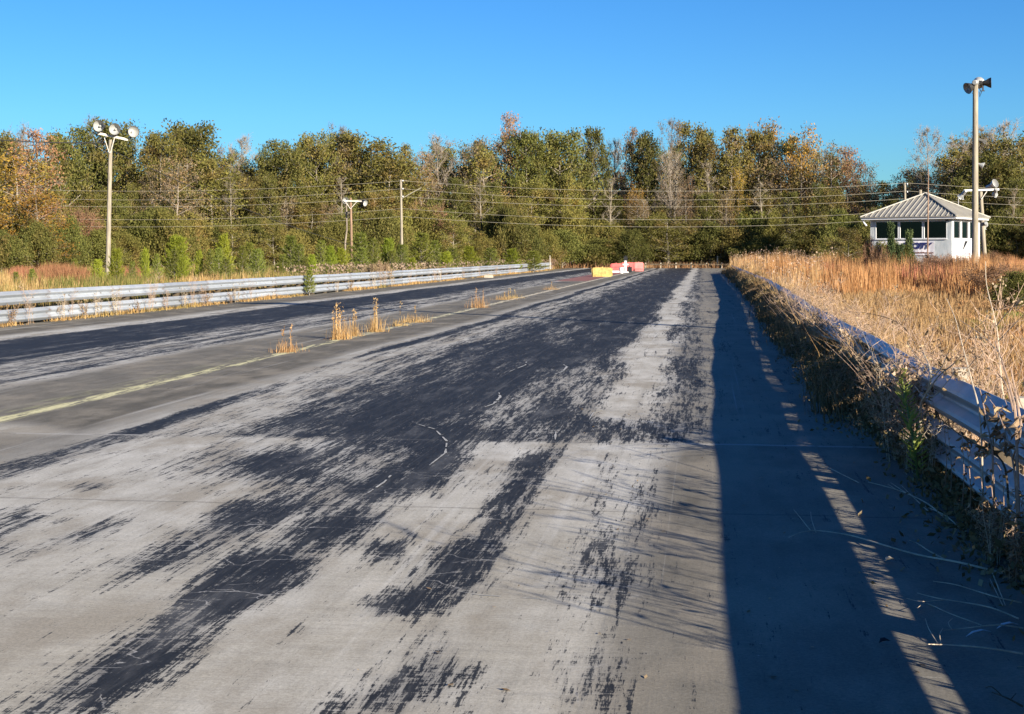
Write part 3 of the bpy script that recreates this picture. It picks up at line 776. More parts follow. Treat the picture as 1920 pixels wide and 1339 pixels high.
def pole_mesh(top, h, r0, r1, seed=0):
    rnd = random.Random(seed); b = MB()
    n = 10
    pts = [Vector((top.x * (i/n), top.y * (i/n), -0.3 + (h + 0.3) * i / n)) for i in range(n+1)]
    b.tube(pts, [r0 + (r1 - r0) * i / n for i in range(n+1)], 12)
    return b
def light_pole(u, vtop, D, r0, label, lean=(0,0), mat='pole', name='light_pole'):
    q = pt(u, vtop, D)
    root = empty(name, (q.x - lean[0], q.y - lean[1], 0))
    tag(root, label, 'light pole')
    pole_mesh(Vector((lean[0], lean[1], 0)), q.z, r0, r0*0.75, int(u)).build('pole', M[mat], root, True)
    return root, Vector((lean[0], lean[1], q.z))
def bar(mb, a, b_, w, h):
    a = Vector(a); b_ = Vector(b_); d = b_ - a
    Mx = Matrix.Translation((a + b_) / 2) @ d.to_track_quat('X', 'Z').to_matrix().to_4x4()
    mb.box((-d.length/2, -w/2, -h/2), (d.length/2, w/2, h/2), Mx)
r_ = RIGHT; f_ = FWD
toward = (-FWD + RIGHT * 0.25)
# three-lamp pole left
D = 80; k = D / F
root, top = light_pole(207.5, 262, D, 0.135, 'leaning grey pole with three white floodlights on a tilted crossarm', lean=(0.17, 0.03))
b = MB(); a0 = top + r_*(-24*k) + Vector((0,0,12*k)) - f_*0.16; a1 = top + r_*(34*k) + Vector((0,0,-0.5*k)) - f_*0.16
bar(b, a0, a1, 0.10, 0.13); b.build('crossarm', M['arm'], root)
for s, dx in ((-1, -8), (1, 8)):
    b = MB(); bar(b, top + r_*(dx*1.2*k) - f_*0.24 + Vector((0,0,3*k)), top + r_*(0.8*s*k) - f_*0.16 + Vector((0,0,-26*k)), 0.05, 0.035); b.build('brace', M['arm'], root)
for du, dv, ax in ((-16.0, 25, -0.1), (11.5, 19, 0.05), (37, 14.5, 0.75)):
    floodlight(root, top + r_*(du*k) + Vector((0,0,dv*k)) - f_*0.05, (-f_ + r_*ax + Vector((0,0,-0.05))), 0.315)
# two-lamp pole
D = 110; k = D / F
root, top = light_pole(657.5, 371, D, 0.105, 'reddish pole with two white floodlights on a short crossarm', lean=(-0.12, 0), mat='pole_red')
b = MB(); bar(b, top + r_*(-12*k) + Vector((0,0,-6*k)) - f_*0.14, top + r_*(21*k) + Vector((0,0,-6.5*k)) - f_*0.14, 0.09, 0.10); b.build('crossarm', M['arm'], root)
for dx in (-9, 12):
    b = MB(); bar(b, top + r_*(dx*k) - f_*0.2 + Vector((0,0,-7.5*k)), top - f_*0.14 + Vector((0,0,-21*k)), 0.05, 0.04); b.build('brace', M['arm'], root)
floodlight(root, top + r_*(-10*k) + Vector((0,0,-5.5*k)) + f_*0.25, (-f_ + r_*0.1), 0.25)
floodlight(root, top + r_*(20.5*k) + Vector((0,0,-8*k)), (-f_*0.6 + r_*0.9 + Vector((0,0,-0.25))), 0.25)
# thin grey conduit mast next to it
q = pt(647, 378, 112); o = empty('mast', (q.x, q.y, 0)); tag(o, 'thin crooked pale mast close left of the two-lamp pole', 'mast')
b = MB(); b.tube([(0,0,-0.2),(0.02,0,q.z*0.45),(0.14,0,q.z*0.62),(0.10,0,q.z)], [0.07,0.065,0.06,0.05], 8); b.build('pole', M['barkpale'], o)
# tall right pole with three lamps
D = 62; k = D / F
root, top = light_pole(1829, 158, D, 0.145, 'tall grey pole in front of the tower with three floodlights on top', lean=(0.02, 0))
floodlight(root, top + r_*(-3*k) + Vector((0,0,-2*k)), (-r_*0.9 - f_*0.3 + Vector((0,0,-0.42))), 0.24, 'lampdark')
floodlight(root, top + r_*(2*k) + Vector((0,0,3*k)), (f_*0.7 + r_*0.45 + Vector((0,0,0.06))), 0.24, 'lampwhite')
floodlight(root, top + r_*(14*k) + Vector((0,0,2*k)), (r_*0.85 - f_*0.25 + Vector((0,0,0.02))), 0.22, 'lampdark')
b = MB(); bar(b, top + r_*(-6*k) + Vector((0,0,-1.5*k)), top + r_*(16*k) + Vector((0,0,2*k)), 0.09, 0.09); b.build('crossarm', M['lampdark'], root)
b = MB(); b.tube([top + r_*(6*k) + Vector((0,0,-1*k)), top + r_*(8*k) + Vector((0,0,-9*k)), top + r_*(11*k) + Vector((0,0,-15*k)), top + r_*(8*k) + Vector((0,0,-24*k)), top + r_*(7*k) + Vector((0,0,-14*k))], 0.018, 5); b.build('loose_cable', M['wire_dark'], root)
zt = lambda v: (HZ - v) * k + CAMH
b = MB(); zz = zt(263); bar(b, Vector((0,0,zz+0.06)) + r_*(4*k), Vector((0,0,zz-0.05)) + r_*(21*k), 0.10, 0.09); bar(b, Vector((0,0,zz-0.02)) + r_*(14*k), Vector((0,0,zz-0.16)) + r_*(19*k), 0.08, 0.08); b.build('black_bracket', M['lampdark'], root)
zz = zt(307); lo = empty('side_lamp', Vector((0,0,zz)) + r_*(5*k)); lo.parent = root
b = MB(); Mx = (r_ - Vector((0,0,0.45)) - f_*0.3).to_track_quat('Z','Y').to_matrix().to_4x4(); b.lathe([(0.03,0),(0.05,0.02),(0.06,0.1),(0.15,0.24),(0.15,0.26),(0.05,0.25)], 14, Mx); b.build('shade', M['lampwhite'], lo, True)
b = MB(); b.tube([r_*(-2*k), Vector((0,0,0.04))], 0.025, 6); b.build('arm', M['lampgrey'], lo)
# second, leaning pole behind with a crossarm
D = 88; k = D / F
root, top = light_pole(1838.5, 356, D, 0.15, 'leaning brown pole with a white crossarm behind the tall right pole', lean=(-0.33, 0), mat='pole')
b = MB(); bar(b, top + r_*(-33*k) + Vector((0,0,-1.5*k)) - f_*0.15, top + r_*(33*k) + Vector((0,0,0.5*k)) - f_*0.15, 0.10, 0.11); b.build('crossarm', M['trim'], root)
b = MB(); bar(b, top + r_*(10*k) - f_*0.2 + Vector((0,0,-3*k)), top - f_*0.15 + Vector((0,0,-18*k)), 0.05, 0.045); b.build('brace', M['arm'], root)
floodlight(root, top + r_*(-33*k) + Vector((0,0,-8*k)), (f_*0.5 + Vector((0,0,-0.5)) - r_*0.3), 0.19, 'lampwhite')
floodlight(root, top + r_*(19*k) + Vector((0,0,8*k)), (r_*0.35 - f_*0.55 + Vector((0,0,0.25))), 0.25, 'lampgrey')
floodlight(root, top + r_*(28*k) + Vector((0,0,-4*k)), (r_*0.1 + f_*0.6 + Vector((0,0,-0.4))), 0.17, 'lampwhite')
floodlight(root, top + r_*(9*k) + Vector((0,0,-64*k)), (f_*0.7 + r_*0.15 + Vector((0,0,-0.1))), 0.18, 'lampwhite')
# pole out of the picture to the right: its long shadow crosses both lanes
p0 = Vector((8.0, 24.7, 0))
root = empty('light_pole', p0); tag(root, 'tall pole standing right of the view whose long shadow crosses the lanes', 'light pole')
pole_mesh(Vector((0,0,0)), 9.6, 0.17, 0.13).build('pole', M['pole'], root, True)
b = MB(); bar(b, (-0.75,0,9.35), (0.75,0,9.35), 0.1, 0.12); b.build('crossarm', M['arm'], root)
for dx in (-0.7, 0.0, 0.7): floodlight(root, (dx, 0, 9.6), (-1, 0.3, -0.1), 0.32)
# utility poles with five wires
DU = 118; ku = DU / F
levels = (339, 354, 368.5, 391, 406)
upoles = ((-190, 4.0), (754, 0.0), (1700, 4.0), (2650, 4.0))
def wire_pt(u, v): return pt(u, v, DU)
for u, dv in ((754, 0), (1699, 6)):
    q = pt(u, 337 + dv, DU); root = empty('utility_pole', (q.x, q.y, 0))
    tag(root, 'plain pale utility pole carrying five wires, right of the two-lamp pole' if u < 1000 else 'pale utility pole carrying wires, its top showing above the tower roof', 'utility pole')
    pole_mesh(Vector((-0.1,0,0)), q.z, 0.125, 0.085).build('pole', M['pole'], root, True)
    for lv in levels[:3]:
        zz = (HZ - lv - dv) * ku + CAMH
        b = MB(); b.lathe([(0.03,0),(0.05,0.03),(0.05,0.10),(0.02,0.12)], 8); o = b.build('insulator', M['white'], root); o.location = (0.08, -0.12, zz - 0.06)
names_w = ['topmost', 'second highest', 'middle', 'second lowest', 'lowest']
for i, lv in enumerate(levels):
    pts = []
    for (ua, da), (ub, db) in zip(upoles[:-1], upoles[1:]):
        for s in range(24):
            t = s / 24
            sag = 17.5 * 4 * t * (1 - t)
            pts.append(wire_pt(ua + (ub - ua) * t, lv + da + (db - da) * t + sag + (1.5 if i in (1, 3) else 0) * math.sin(t * 3)))
    b = MB(); b.tube(pts, 0.010, 5); o = b.build('power_line', M['wire']); tag(o, names_w[i] + ' of the five pale power lines strung before the trees', 'power line', 'power lines before the trees')
b = MB(); b.tube([wire_pt(754, 372), wire_pt(768, 364), wire_pt(790, 352)], 0.03, 5); o = b.build('guy_arm', M['wire']); tag(o, 'pale slanting stay beside the tall utility pole', 'stay')
# dark service cables at the three-lamp pole
A = pt(196, 268, 80)
pts = []
for s in range(25):
    t = s / 24; p = A.lerp(pt(-160, 246, 80), t); p.z -= 0.35 * 4 * t * (1-t) * 0.55; pts.append(p)
b = MB(); b.tube(pts, 0.028, 5); o = b.build('service_cable', M['wire_dark']); tag(o, 'dark cable running left from the three-lamp pole out of view', 'cable')
A = pt(214, 284, 80.2); B = pt(700, 470, 114); pts = []
for s in range(25):
    t = s / 24; p = A.lerp(B, t); p.z -= 0.9 * 4 * t * (1-t) * 0.55; pts.append(p)
b = MB(); b.tube(pts, 0.02, 5); o = b.build('service_cable', M['wire_dark']); tag(o, 'thin dark cable slanting down right from the three-lamp pole', 'cable')
# antenna mast in front of the tower
q = pt(1740, 317, 72); o = empty('mast', (q.x, q.y, 0)); tag(o, 'thin reddish mast rising in front of the tower', 'mast')
b = MB(); b.tube([(-0.03,0,-0.2),(0,0,q.z*0.55),(0.02,0,q.z)], [0.035,0.032,0.026], 8); b.build('pole', M['pole_red'], o)
q = pt(1725.5, 356, 112); b = MB(); b.tube([(0,0,-0.2),(0,0,q.z)], [0.16,0.12], 8); o = b.build('utility_pole', M['pole']); o.location = (q.x,q.y,0); tag(o, 'short pole top showing just left of the tower roof peak', 'utility pole')
q = pt(1797, 372, 84); b = MB(); b.tube([(0,0,-0.2),(0,0,q.z)], [0.025,0.02], 6); b.tube([(0.0,0,q.z-1.2),(0,0,q.z-1.0)], 0.03, 6); o = b.build('mast', M['lampgrey']); o.location = (q.x,q.y,0); tag(o, 'thin grey mast rising behind the right slope of the tower roof', 'mast')

# ------------------------------------------------------------------ timing tower
def tower():
    PH = R(-28.5)
    P = gd(1784.5, 75)
    half = 2.17
    rot = Matrix.Rotation(PH, 3, 'Z')
    c = P - rot @ Vector((half, -half, 0))
    root = empty('timing_tower', (c.x, c.y, 0), PH)
    tag(root, 'small white timing tower with wide dark windows and tan ribbed hip roof', 'building')
    h = half; t = 0.13; zs, zt_, ze = 2.41, 3.31, 3.42
    b = MB()
    # front (-Y), back, left stained, with shade greyed into the paint; right face white
    fw = [(-h + 2*h*a, -h + 2*h*c_) for a, c_ in ((0.066,0.352),(0.368,0.648),(0.664,0.942))]
    sw = [(-h + 2*h*a, -h + 2*h*c_) for a, c_ in ((0.06,0.31),(0.34,0.59),(0.62,0.92))]
    def wall(ax, s, wins, mi):
        b.mi = mi
        def bx(a0, a1, z0, z1):
            lo, hi = (s*h, s*(h-t)) if s > 0 else (s*h, s*(h-t))
            d0, d1 = min(lo, hi), max(lo, hi)
            if ax == 'x': b.box((a0, d0, z0), (a1, d1, z1))
            else: b.box((d0, a0, z0), (d1, a1, z1))
        e = h if ax == 'x' else h - t
        bx(-e, e, -0.2, zs); bx(-e, e, zt_, ze)
        xs = [-e] + [q for w in wins for q in w] + [e]
        for i in range(0, len(xs), 2): bx(xs[i], xs[i+1], zs, zt_)
    wall('x', -1, fw, 0); wall('x', 1, [], 0); wall('y', -1, sw, 0); wall('y', 1, sw, 1)
    b.build('wall', [M['wall'], M['white']], root)
    b = MB(); b.box((-h+t+0.01,-h+t+0.01,1.5),(h-t-0.01,h-t-0.01,1.6)); b.box((-h+t+0.02,-h+t+0.02,3.36),(h-t-0.02,h-t-0.02,3.40)); b.box((-0.2,0.3,1.6),(0.9,1.0,2.5)); b.box((-1.6,-1.2,1.6),(-1.1,-0.8,2.75)); b.build('floor', M['room'], root)
    def window(ax, s, w, split):
        a0, a1 = w; f = MB(); g = 0.026
        d = h - 0.02
        def bx(mb, p0, p1, z0, z1, dd0, dd1):
            q0, q1 = sorted((s*dd0, s*dd1))
            if ax == 'x': mb.box((p0, q0, z0), (p1, q1, z1))
            else: mb.box((q0, p0, z0), (q1, p1, z1))
        bx(f, a0, a0+g, zs, zt_, h-0.09, h+0.015); bx(f, a1-g, a1, zs, zt_, h-0.09, h+0.015)
        bx(f, a0+g, a1-g, zs, zs+g, h-0.09, h+0.015); bx(f, a0+g, a1-g, zt_-g, zt_, h-0.09, h+0.015)
        bx(f, a0-0.02, a1+0.02, zs-0.05, zs-0.002, h+0.002, h+0.06)
        o = f.build('window', M['trim'], root)
        p = MB(); bx(p, a0+g, a1-g, zs+g, zt_-g, h-0.06, h-0.052); p.build('pane', M['glass'], o)
    for w in fw: window('x', -1, w, 1)
    for w in sw: window('y', 1, w, 1); window('y', -1, w, 1)
    # fascia and soffit
    e = 2.50; b = MB()
    b.box((-e,-e,3.42),(e,e,3.455)); 
    b.box((-e-0.03,-e-0.03,3.40),(e+0.03,-e,3.55)); b.box((-e-0.03,e,3.40),(e+0.03,e+0.03,3.55)); b.box((-e-0.03,-e,3.40),(-e,e,3.55)); b.box((e,-e,3.40),(e+0.03,e,3.55))
    b.build('fascia', M['trim'], root)
    # hip roof with standing ribs
    ze2, za = 3.54, 4.80; ee = 2.58
    b = MB()
    A = Vector((0, 0, za)); cs = [Vector((-ee,-ee,ze2)), Vector((ee,-ee,ze2)), Vector((ee,ee,ze2)), Vector((-ee,ee,ze2))]
    b.add([*cs, A, *(q - Vector((0,0,0.04)) for q in cs)], [(0,1,4),(1,2,4),(2,3,4),(3,0,4),(1,0,5,6),(2,1,6,7),(3,2,7,8),(0,3,8,5),(8,7,6,5)])
    rf = b.build('roof', M['roof'], root)
    rb = MB()
    n = 19
    for side in range(4):
        Mz = Matrix.Rotation(side * math.pi / 2, 3, 'Z')
        for i in range(1, n):
            x = -ee + 2 * ee * i / n
            run = ee - abs(x)
            p0 = Vector((x, -ee, ze2)); p1 = Vector((x, -ee + run, ze2 + (za - ze2) * run / ee))
            nrm = Vector((0, -(za - ze2), ee)).normalized() 
            w = Vector((0.035, 0, 0)); hh = nrm * 0.032
            vs = [p0 - w, p0 + w, p1 + w, p1 - w, p0 - w*0.5 + hh, p0 + w*0.5 + hh, p1 + w*0.5 + hh, p1 - w*0.5 + hh]
            rb.add([Mz @ q for q in vs], [(0,1,5,4),(1,2,6,5),(2,3,7,6),(3,0,4,7),(4,5,6,7)])
    rb.build('roof_ribs', M['roof'], rf)
    hp = MB()
    for q in cs: bar(hp, q + Vector((0,0,0.03)), A + Vector((0,0,0.05)), 0.14, 0.05)
    hp.build('ridge_cap', M['roof'], rf)
    b = MB(); b.tube([(-2.46,-2.44,3.40),(-2.42,-2.40,3.25),(-2.33,-2.30,3.10)], 0.05, 8); b.build('downspout', M['trim'], root)
    b = MB(); b.box((1.86,-2.23,3.30),(2.0,-2.172,3.36)); b.build('bracket', M['lampdark'], root)
    # hanging banner and wall sign are things of their own
    Mw = Matrix.Translation((c.x, c.y, 0)) @ Matrix.Rotation(PH, 4, 'Z')
    def front(frac): return -h + 2*h*frac
    ban = empty('banner', Mw @ Vector((front(0.45), -h - 0.02, 1.55)), PH)
    tag(ban, 'white banner with slanted navy letters hung below the tower windows', 'banner')
    b = MB(); w = 2*h*0.345; n = 14
    vs = []; fs = []
    for i in range(n+1):
        x = -w + 2*w*i/n
        for z in (0, 0.36, 0.74): vs.append((x, -0.012 - 0.012*math.sin(i*1.3+z*3), z))
    for i in range(n):
        for j in range(2): fs.append((i*3+j, (i+1)*3+j, (i+1)*3+j+1, i*3+j+1))
    b.add(vs, fs); o = b.build('cloth', M['banner'], ban)
    md = o.modifiers.new('thick', 'SOLIDIFY'); md.thickness = 0.006
    def text(s, x, z, size, mat, parent, off=0.022, shear=0.35, name='lettering', rot=(R(90),0,0), y=-0.05):
        cu = bpy.data.curves.new(name, 'FONT'); cu.body = s; cu.size = size; cu.extrude = 0.004; cu.offset = off; cu.shear = shear
        cu.materials.append(mat); cu.resolution_u = 3
        o = bpy.data.objects.new(name, cu); COL.objects.link(o); dg = bpy.context.evaluated_depsgraph_get(); dg.update()
        me = bpy.data.meshes.new_from_object(o.evaluated_get(dg)); bpy.data.objects.remove(o)
        o = bpy.data.objects.new(name, me); COL.objects.link(o)
        o.parent = parent; o.location = (x, y, z); o.rotation_euler = rot
        return o
    def bx_(frac): return front(frac) - front(0.45)
    text('B', bx_(0.395), 0.36, 0.40, M['navy'], ban)
    tx = text('CITY', bx_(0.515), 0.36, 0.40, M['navy'], ban); tx.scale = (1.14, 1, 1)
    b = MB(); rn = random.Random(2); x = bx_(0.56)
    while x < bx_(0.77):
        ww = rn.uniform(0.03, 0.09); b.box((x, -0.034, 0.10 + rn.uniform(0,.01)), (x+ww, -0.030, 0.155 + rn.uniform(0,.03))); x += ww + 0.02
    b.build('small_print', M['brownink'], ban)
    sg = empty('wall_sign', Mw @ Vector((h + 0.003, -h + 2*h*0.53, 1.52)), PH)
    tag(sg, 'white sign with a black wedge emblem on the sunlit side of the tower', 'sign')
    b = MB(); b.box((0, -0.85, 0), (0.02, 0.85, 0.78)); b.build('board', M['greyink'], sg)
    b = MB(); b.box((0.021, -0.83, 0.02), (0.026, 0.83, 0.20)); b.build('label_field', M['white'], sg)
    b = MB(); b.add([(0.024,-0.83,0.21),(0.024,-0.22,0.76),(0.024,0.83,0.76),(0.024,0.83,0.21),(0.03,-0.83,0.21),(0.03,-0.22,0.76),(0.03,0.83,0.76),(0.03,0.83,0.21)], [(4,5,6,7)][::1]); b.build('white_field', M['white'], sg)
    b = MB(); b.add([(0.034,-0.80,0.22),(0.034,-0.16,0.77),(0.034,0.05,0.77)], [(0,2,1)]); b.add([(0.0345,-0.80,0.22),(0.0345,-0.38,0.77),(0.0345,-0.17,0.77)], [(0,2,1)]); b.build('emblem', M['black'], sg)
    b = MB()
    for z in (0.07, 0.13): b.box((0.028, -0.55, z), (0.032, 0.55, z+0.03))
    b.build('small_print', M['navy'], sg)
    dp = MB(); dp.box((h+0.003,-0.7,-0.1),(h+0.03,0.75,1.40)); o = dp.build('side_door', M['greyink'], root)
    dk = MB(); dk.lathe([(0.03,0),(0.03,0.05)],8, Matrix.Translation((h+0.03,0.6,0.9)) @ Matrix.Rotation(R(90),4,'Y')); dk.build('handle', M['black'], o)
tower()

# ------------------------------------------------------------------ trees
def leaf_quads(C, size, rng, droop=0.0, aspect=0.55):
    n = len(C)
    a = rng.normal(size=(n,3)); a[:,2] -= droop; a /= np.linalg.norm(a, axis=1, keepdims=True) + 1e-9
    b = rng.normal(size=(n,3)); b -= a * (a*b).sum(1, keepdims=True); b /= np.linalg.norm(b, axis=1, keepdims=True) + 1e-9
    s = size * rng.uniform(0.6, 1.4, (n,1)); w = s * aspect
    c = np.asarray(C)
    V = np.stack([c - a*s*0.5, c + b*w*0.5, c + a*s*0.5, c - b*w*0.5], 1).reshape(-1,3)
    T = np.arange(n*4).reshape(n,4)
    return V, T
def skeleton(rnd, H, Wd, env, low=0.18, limbs=26, kids=4, up=0.45, r0=0.16, wig=0.25):
    """trunk + limbs + twigs; returns tubes and twig ends"""
    tubes = []; ends = []
    n = 8; tp = []
    ox = oy = 0
    for i in range(n+1):
        tp.append(Vector((ox, oy, H*0.97*i/n))); ox += rnd.uniform(-wig,wig)*0.6; oy += rnd.uniform(-wig,wig)*0.6
    tubes.append((tp, [r0*(1-0.9*i/n) for i in range(n+1)]))
    def at(t):
        f = t*n; i = min(int(f), n-1); return tp[i].lerp(tp[i+1], f-i)
    for k in range(limbs):
        t = low + (1-low) * ((k + rnd.random()) / limbs)
        ang = k * 2.4 + rnd.uniform(-.5,.5)
        L = max(0.25, env(t) * Wd * 0.5 * rnd.uniform(0.75, 1.15))
        p0 = at(max(0.05, t - L*up*0.6/H))
        d = Vector((math.cos(ang), math.sin(ang), up + rnd.uniform(-.2,.25)))
        pm = p0 + d * L * 0.5 + Vector((rnd.uniform(-.1,.1),rnd.uniform(-.1,.1),0.03*L)); p1 = p0 + d * L
        rr = r0 * 0.35 * (1.1 - t*0.7)
        tubes.append(([p0, pm, p1], [rr, rr*0.65, rr*0.25]))
        for j in range(kids):
            s = rnd.uniform(0.3, 1.0); q0 = p0.lerp(pm, s*2) if s < .5 else pm.lerp(p1, s*2-1)
            dd = (d * rnd.uniform(0.2,0.9) + Vector((rnd.uniform(-1,1), rnd.uniform(-1,1), rnd.uniform(-.25,.9)))).normalized()
            q1 = q0 + dd * L * rnd.uniform(0.25, 0.55)
            tubes.append(([q0, q0.lerp(q1,.5)+Vector((rnd.uniform(-.06,.06),)*3), q1], [rr*0.4, rr*0.28, rr*0.12]))
            ends.append((q1, t)); ends.append((q0.lerp(q1, .5), t))
        ends.append((p1, t))
    return tubes, ends, tp
def tree_proto(name, seed, H=10, Wd=5, env=None, leafmat='lf_olive', per=26, spread=0.42, leaf=0.26, low=0.15, limbs=30, kids=4, up=0.45, bark='bark', r0=0.15, fine=0, topkeep=1.0, droop=0.2, wig=0.25):
    rnd = random.Random(seed); rng = np.random.default_rng(seed)
    if env is None: env = lambda t: (max(0.02, math.sin(math.pi * min(1, 0.12 + 0.80*t)))) ** 0.7
    tubes, ends, tp = skeleton(rnd, H, Wd, env, low, limbs, kids, up, r0, wig)
    root = empty(name, (0, -400 - seed*3, 0))
    b = MB()
    for pts, rr in tubes: b.tube(pts, rr, 5 if rr[0] > 0.05 else 3, cap=False)
    if fine:
        for (e, t) in ends:
            for _ in range(fine):
                d = Vector((rnd.uniform(-1,1), rnd.uniform(-1,1), rnd.uniform(-.1,1.3))).normalized() * rnd.uniform(0.2,0.6)
                b.tube([e, e + d*0.55 + Vector((0,0,0.04)), e + d], [0.010, 0.007, 0.004], 3, cap=False)
    b.build('trunk', M[bark], root)
    if per:
        C = []
        for (e, t) in ends:
            if rnd.random() > topkeep: continue
            k = max(3, int(per * rnd.uniform(0.5, 1.5)))
            g = np.clip(rng.normal(size=(k,3)), -1.7, 1.7) * np.array([spread, spread, spread*0.7]) * rnd.uniform(0.7, 1.25)
            C.append(np.array(e) + g)
        C = np.concatenate(C); C[:,2] = np.maximum(C[:,2], 0.05)
        V, T = leaf_quads(C, leaf, rng, droop)
        np_mesh('crown', V, T, M[leafmat], root)
    return root
env_tall = lambda t: 0.35 + 0.65 * max(0.0, math.sin(math.pi * min(1, 0.25 + 0.72*t))) ** 0.8 if t < 0.97 else 0.2
env_oak = lambda t: max(0.12, math.sin(math.pi * min(0.97, 0.22 + 0.68*t))) ** 0.6
env_cone = lambda t: max(0.05, 1.05 - t)
env_bush = lambda t: max(0.15, math.sqrt(max(0, 1 - (t*0.98)**2)))
PROTO = {}
def P_(kind, n, **kw):
    PROTO[kind] = [tree_proto(kw['name'], 100 + 17*i + len(PROTO)*131, **{k: v for k, v in kw.items() if k != 'name'}) for i in range(n)]
P_('dark', 3, name='evergreen_tree', Wd=5.4, env=env_oak, leafmat='lf_dark', per=52, limbs=30, leaf=0.195, spread=0.40, fine=1)
P_('olive', 3, name='broadleaf_tree', Wd=5.0, env=env_oak, leafmat='lf_olive', per=42, limbs=30, leaf=0.185, spread=0.42, fine=1)
P_('tall', 3, name='slender_tree', Wd=3.6, env=env_tall, leafmat='lf_olive', per=20, limbs=30, leaf=0.175, spread=0.30, low=0.32, bark='barkpale', fine=1, r0=0.19)
P_('talldark', 2, name='slender_evergreen_tree', Wd=3.8, env=env_tall, leafmat='lf_dark', per=30, limbs=32, leaf=0.20, spread=0.34, low=0.12, bark='barkpale', fine=1)
P_('brown', 2, name='autumn_tree', Wd=4.6, env=env_oak, leafmat='lf_brown', per=14, limbs=30, leaf=0.17, spread=0.42, bark='barkpale', fine=2)
P_('rust', 2, name='rust_leaved_tree', Wd=4.0, env=env_tall, leafmat='lf_rust', per=16, limbs=28, leaf=0.165, spread=0.34, low=0.3, bark='barkpale', fine=2)
P_('gold', 2, name='golden_tree', Wd=4.8, env=env_oak, leafmat='lf_gold', per=17, limbs=28, leaf=0.175, spread=0.40, low=0.16, bark='barkpale', fine=1)
P_('bare', 3, name='bare_tree', Wd=4.2, env=env_tall, leafmat='lf_brown', per=1, limbs=30, kids=6, leaf=0.13, spread=0.3, low=0.3, bark='barkpale', fine=5, topkeep=0.6, up=0.8)
P_('slim', 3, name='bare_sapling', Wd=1.7, env=env_tall, leafmat='lf_brown', per=2, limbs=20, kids=4, leaf=0.13, spread=0.25, low=0.35, bark='birchbark', fine=2, topkeep=0.5, up=1.0, r0=0.15, wig=0.12)
P_('bush', 3, name='shrub', H=3, Wd=4.2, env=env_bush, leafmat='lf_olive', per=60, limbs=24, leaf=0.135, spread=0.34, low=0.02, up=0.5, r0=0.06)
P_('bushdark', 2, name='evergreen_shrub', H=3, Wd=4.2, env=env_bush, leafmat='lf_dark', per=62, limbs=24, leaf=0.135, spread=0.34, low=0.02, up=0.5, r0=0.06)
P_('cedar', 2, name='cedar_tree', H=4, Wd=1.7, env=env_cone, leafmat='lf_cedar', per=22, limbs=44, kids=3, leaf=0.14, spread=0.14, low=0.03, up=0.7, r0=0.06, droop=-0.5, wig=0.06)
P_('bushbrown', 2, name='brown_shrub', H=2, Wd=3.0, env=env_bush, leafmat='lf_rustbush', per=16, limbs=24, kids=5, leaf=0.07, spread=0.22, low=0.02, up=0.9, r0=0.03, bark='twigdark', fine=3)
NAMES = {'dark': 'dense dark green tree', 'olive': 'olive green broadleaf tree', 'tall': 'slender olive green tree', 'talldark': 'slender dark evergreen tree', 'brown': 'half bare brown autumn tree',
         'rust': 'rust leaved tree', 'gold': 'golden yellow leaved tree', 'bare': 'leafless grey twiggy tree', 'bush': 'rounded olive bush', 'bushdark': 'dark green rounded bush', 'cedar': 'pointed cedar sapling', 'bushbrown': 'dry brown bush', 'slim': 'thin pale trunked leafless tree'}
ZONES = [(150, 'at the left picture edge'), (300, 'behind the three-lamp pole'), (470, 'behind the bright pine'), (600, 'left of the two-lamp pole'), (720, 'behind the two-lamp pole'), (830, 'behind the tall utility pole'), (960, 'above the far left guardrail'), (1090, 'above the left guardrail end'), (1220, 'behind the barriers'),
         (1350, 'behind the track end'), (1480, 'behind the far right weeds'), (1610, 'left of the tower'), (1720, 'behind the tower roof'), (1800, 'right behind the tower'), (5000, 'behind the tall right pole')]
def zone(u): return next(z for a, z in ZONES if u < a)
LINE = [(-400,105),(-100,112),(150,138),(450,158),(800,172),(1100,196),(1400,196),(1650,170),(1950,160),(2400,150)]
TOPS = [(-400,240),(-60,243),(0,238),(40,255),(75,258),(120,246),(150,232),(200,224),(240,240),(300,250),(350,234),(400,246),(440,278),(470,268),(530,276),(590,256),(640,254),(700,266),(750,268),(800,272),(870,268),(910,262),(960,238),(1000,246),(1050,250),(1100,258),(1150,272),(1185,262),(1215,255),(1250,262),(1310,244),(1370,248),(1420,240),(1450,232),(1500,246),(1550,266),(1590,292),(1630,314),(1660,338),(1690,322),(1730,308),(1760,276),(1790,262),(1840,254),(1880,246),(1920,248),(2400,250)]
rt = random.Random(21)
def plant(kind, u, vtop, D, wpx=None, row='', base=10.0):
    pr = rt.choice(PROTO[kind])
    H0 = {'bush': 3, 'bushdark': 3, 'cedar': 4, 'bushbrown': 2}.get(kind, 10)
    W0 = {'dark': 5.4, 'olive': 5.0, 'tall': 3.6, 'talldark': 3.8, 'brown': 4.6, 'rust': 4.0, 'gold': 4.8, 'bare': 4.2, 'slim': 1.7, 'cedar': 1.7, 'bushbrown': 3.0}.get(kind, 4.2)
    q = pt(u, vtop, D)
    sz = q.z / H0
    sx = (wpx * D / F) / W0 if wpx else sz * rt.uniform(0.85, 1.1)
    o = POOL.put(pr, (q.x, q.y, 0), rt.uniform(0, 6.28), (sx, sx, sz))
    tag(o, (row + ' ' if row else '') + NAMES[kind] + ' ' + zone(u), 'bush' if 'bush' in kind else 'tree', NAMES[kind] + 's along the edge of the wood', order=True)
    return o
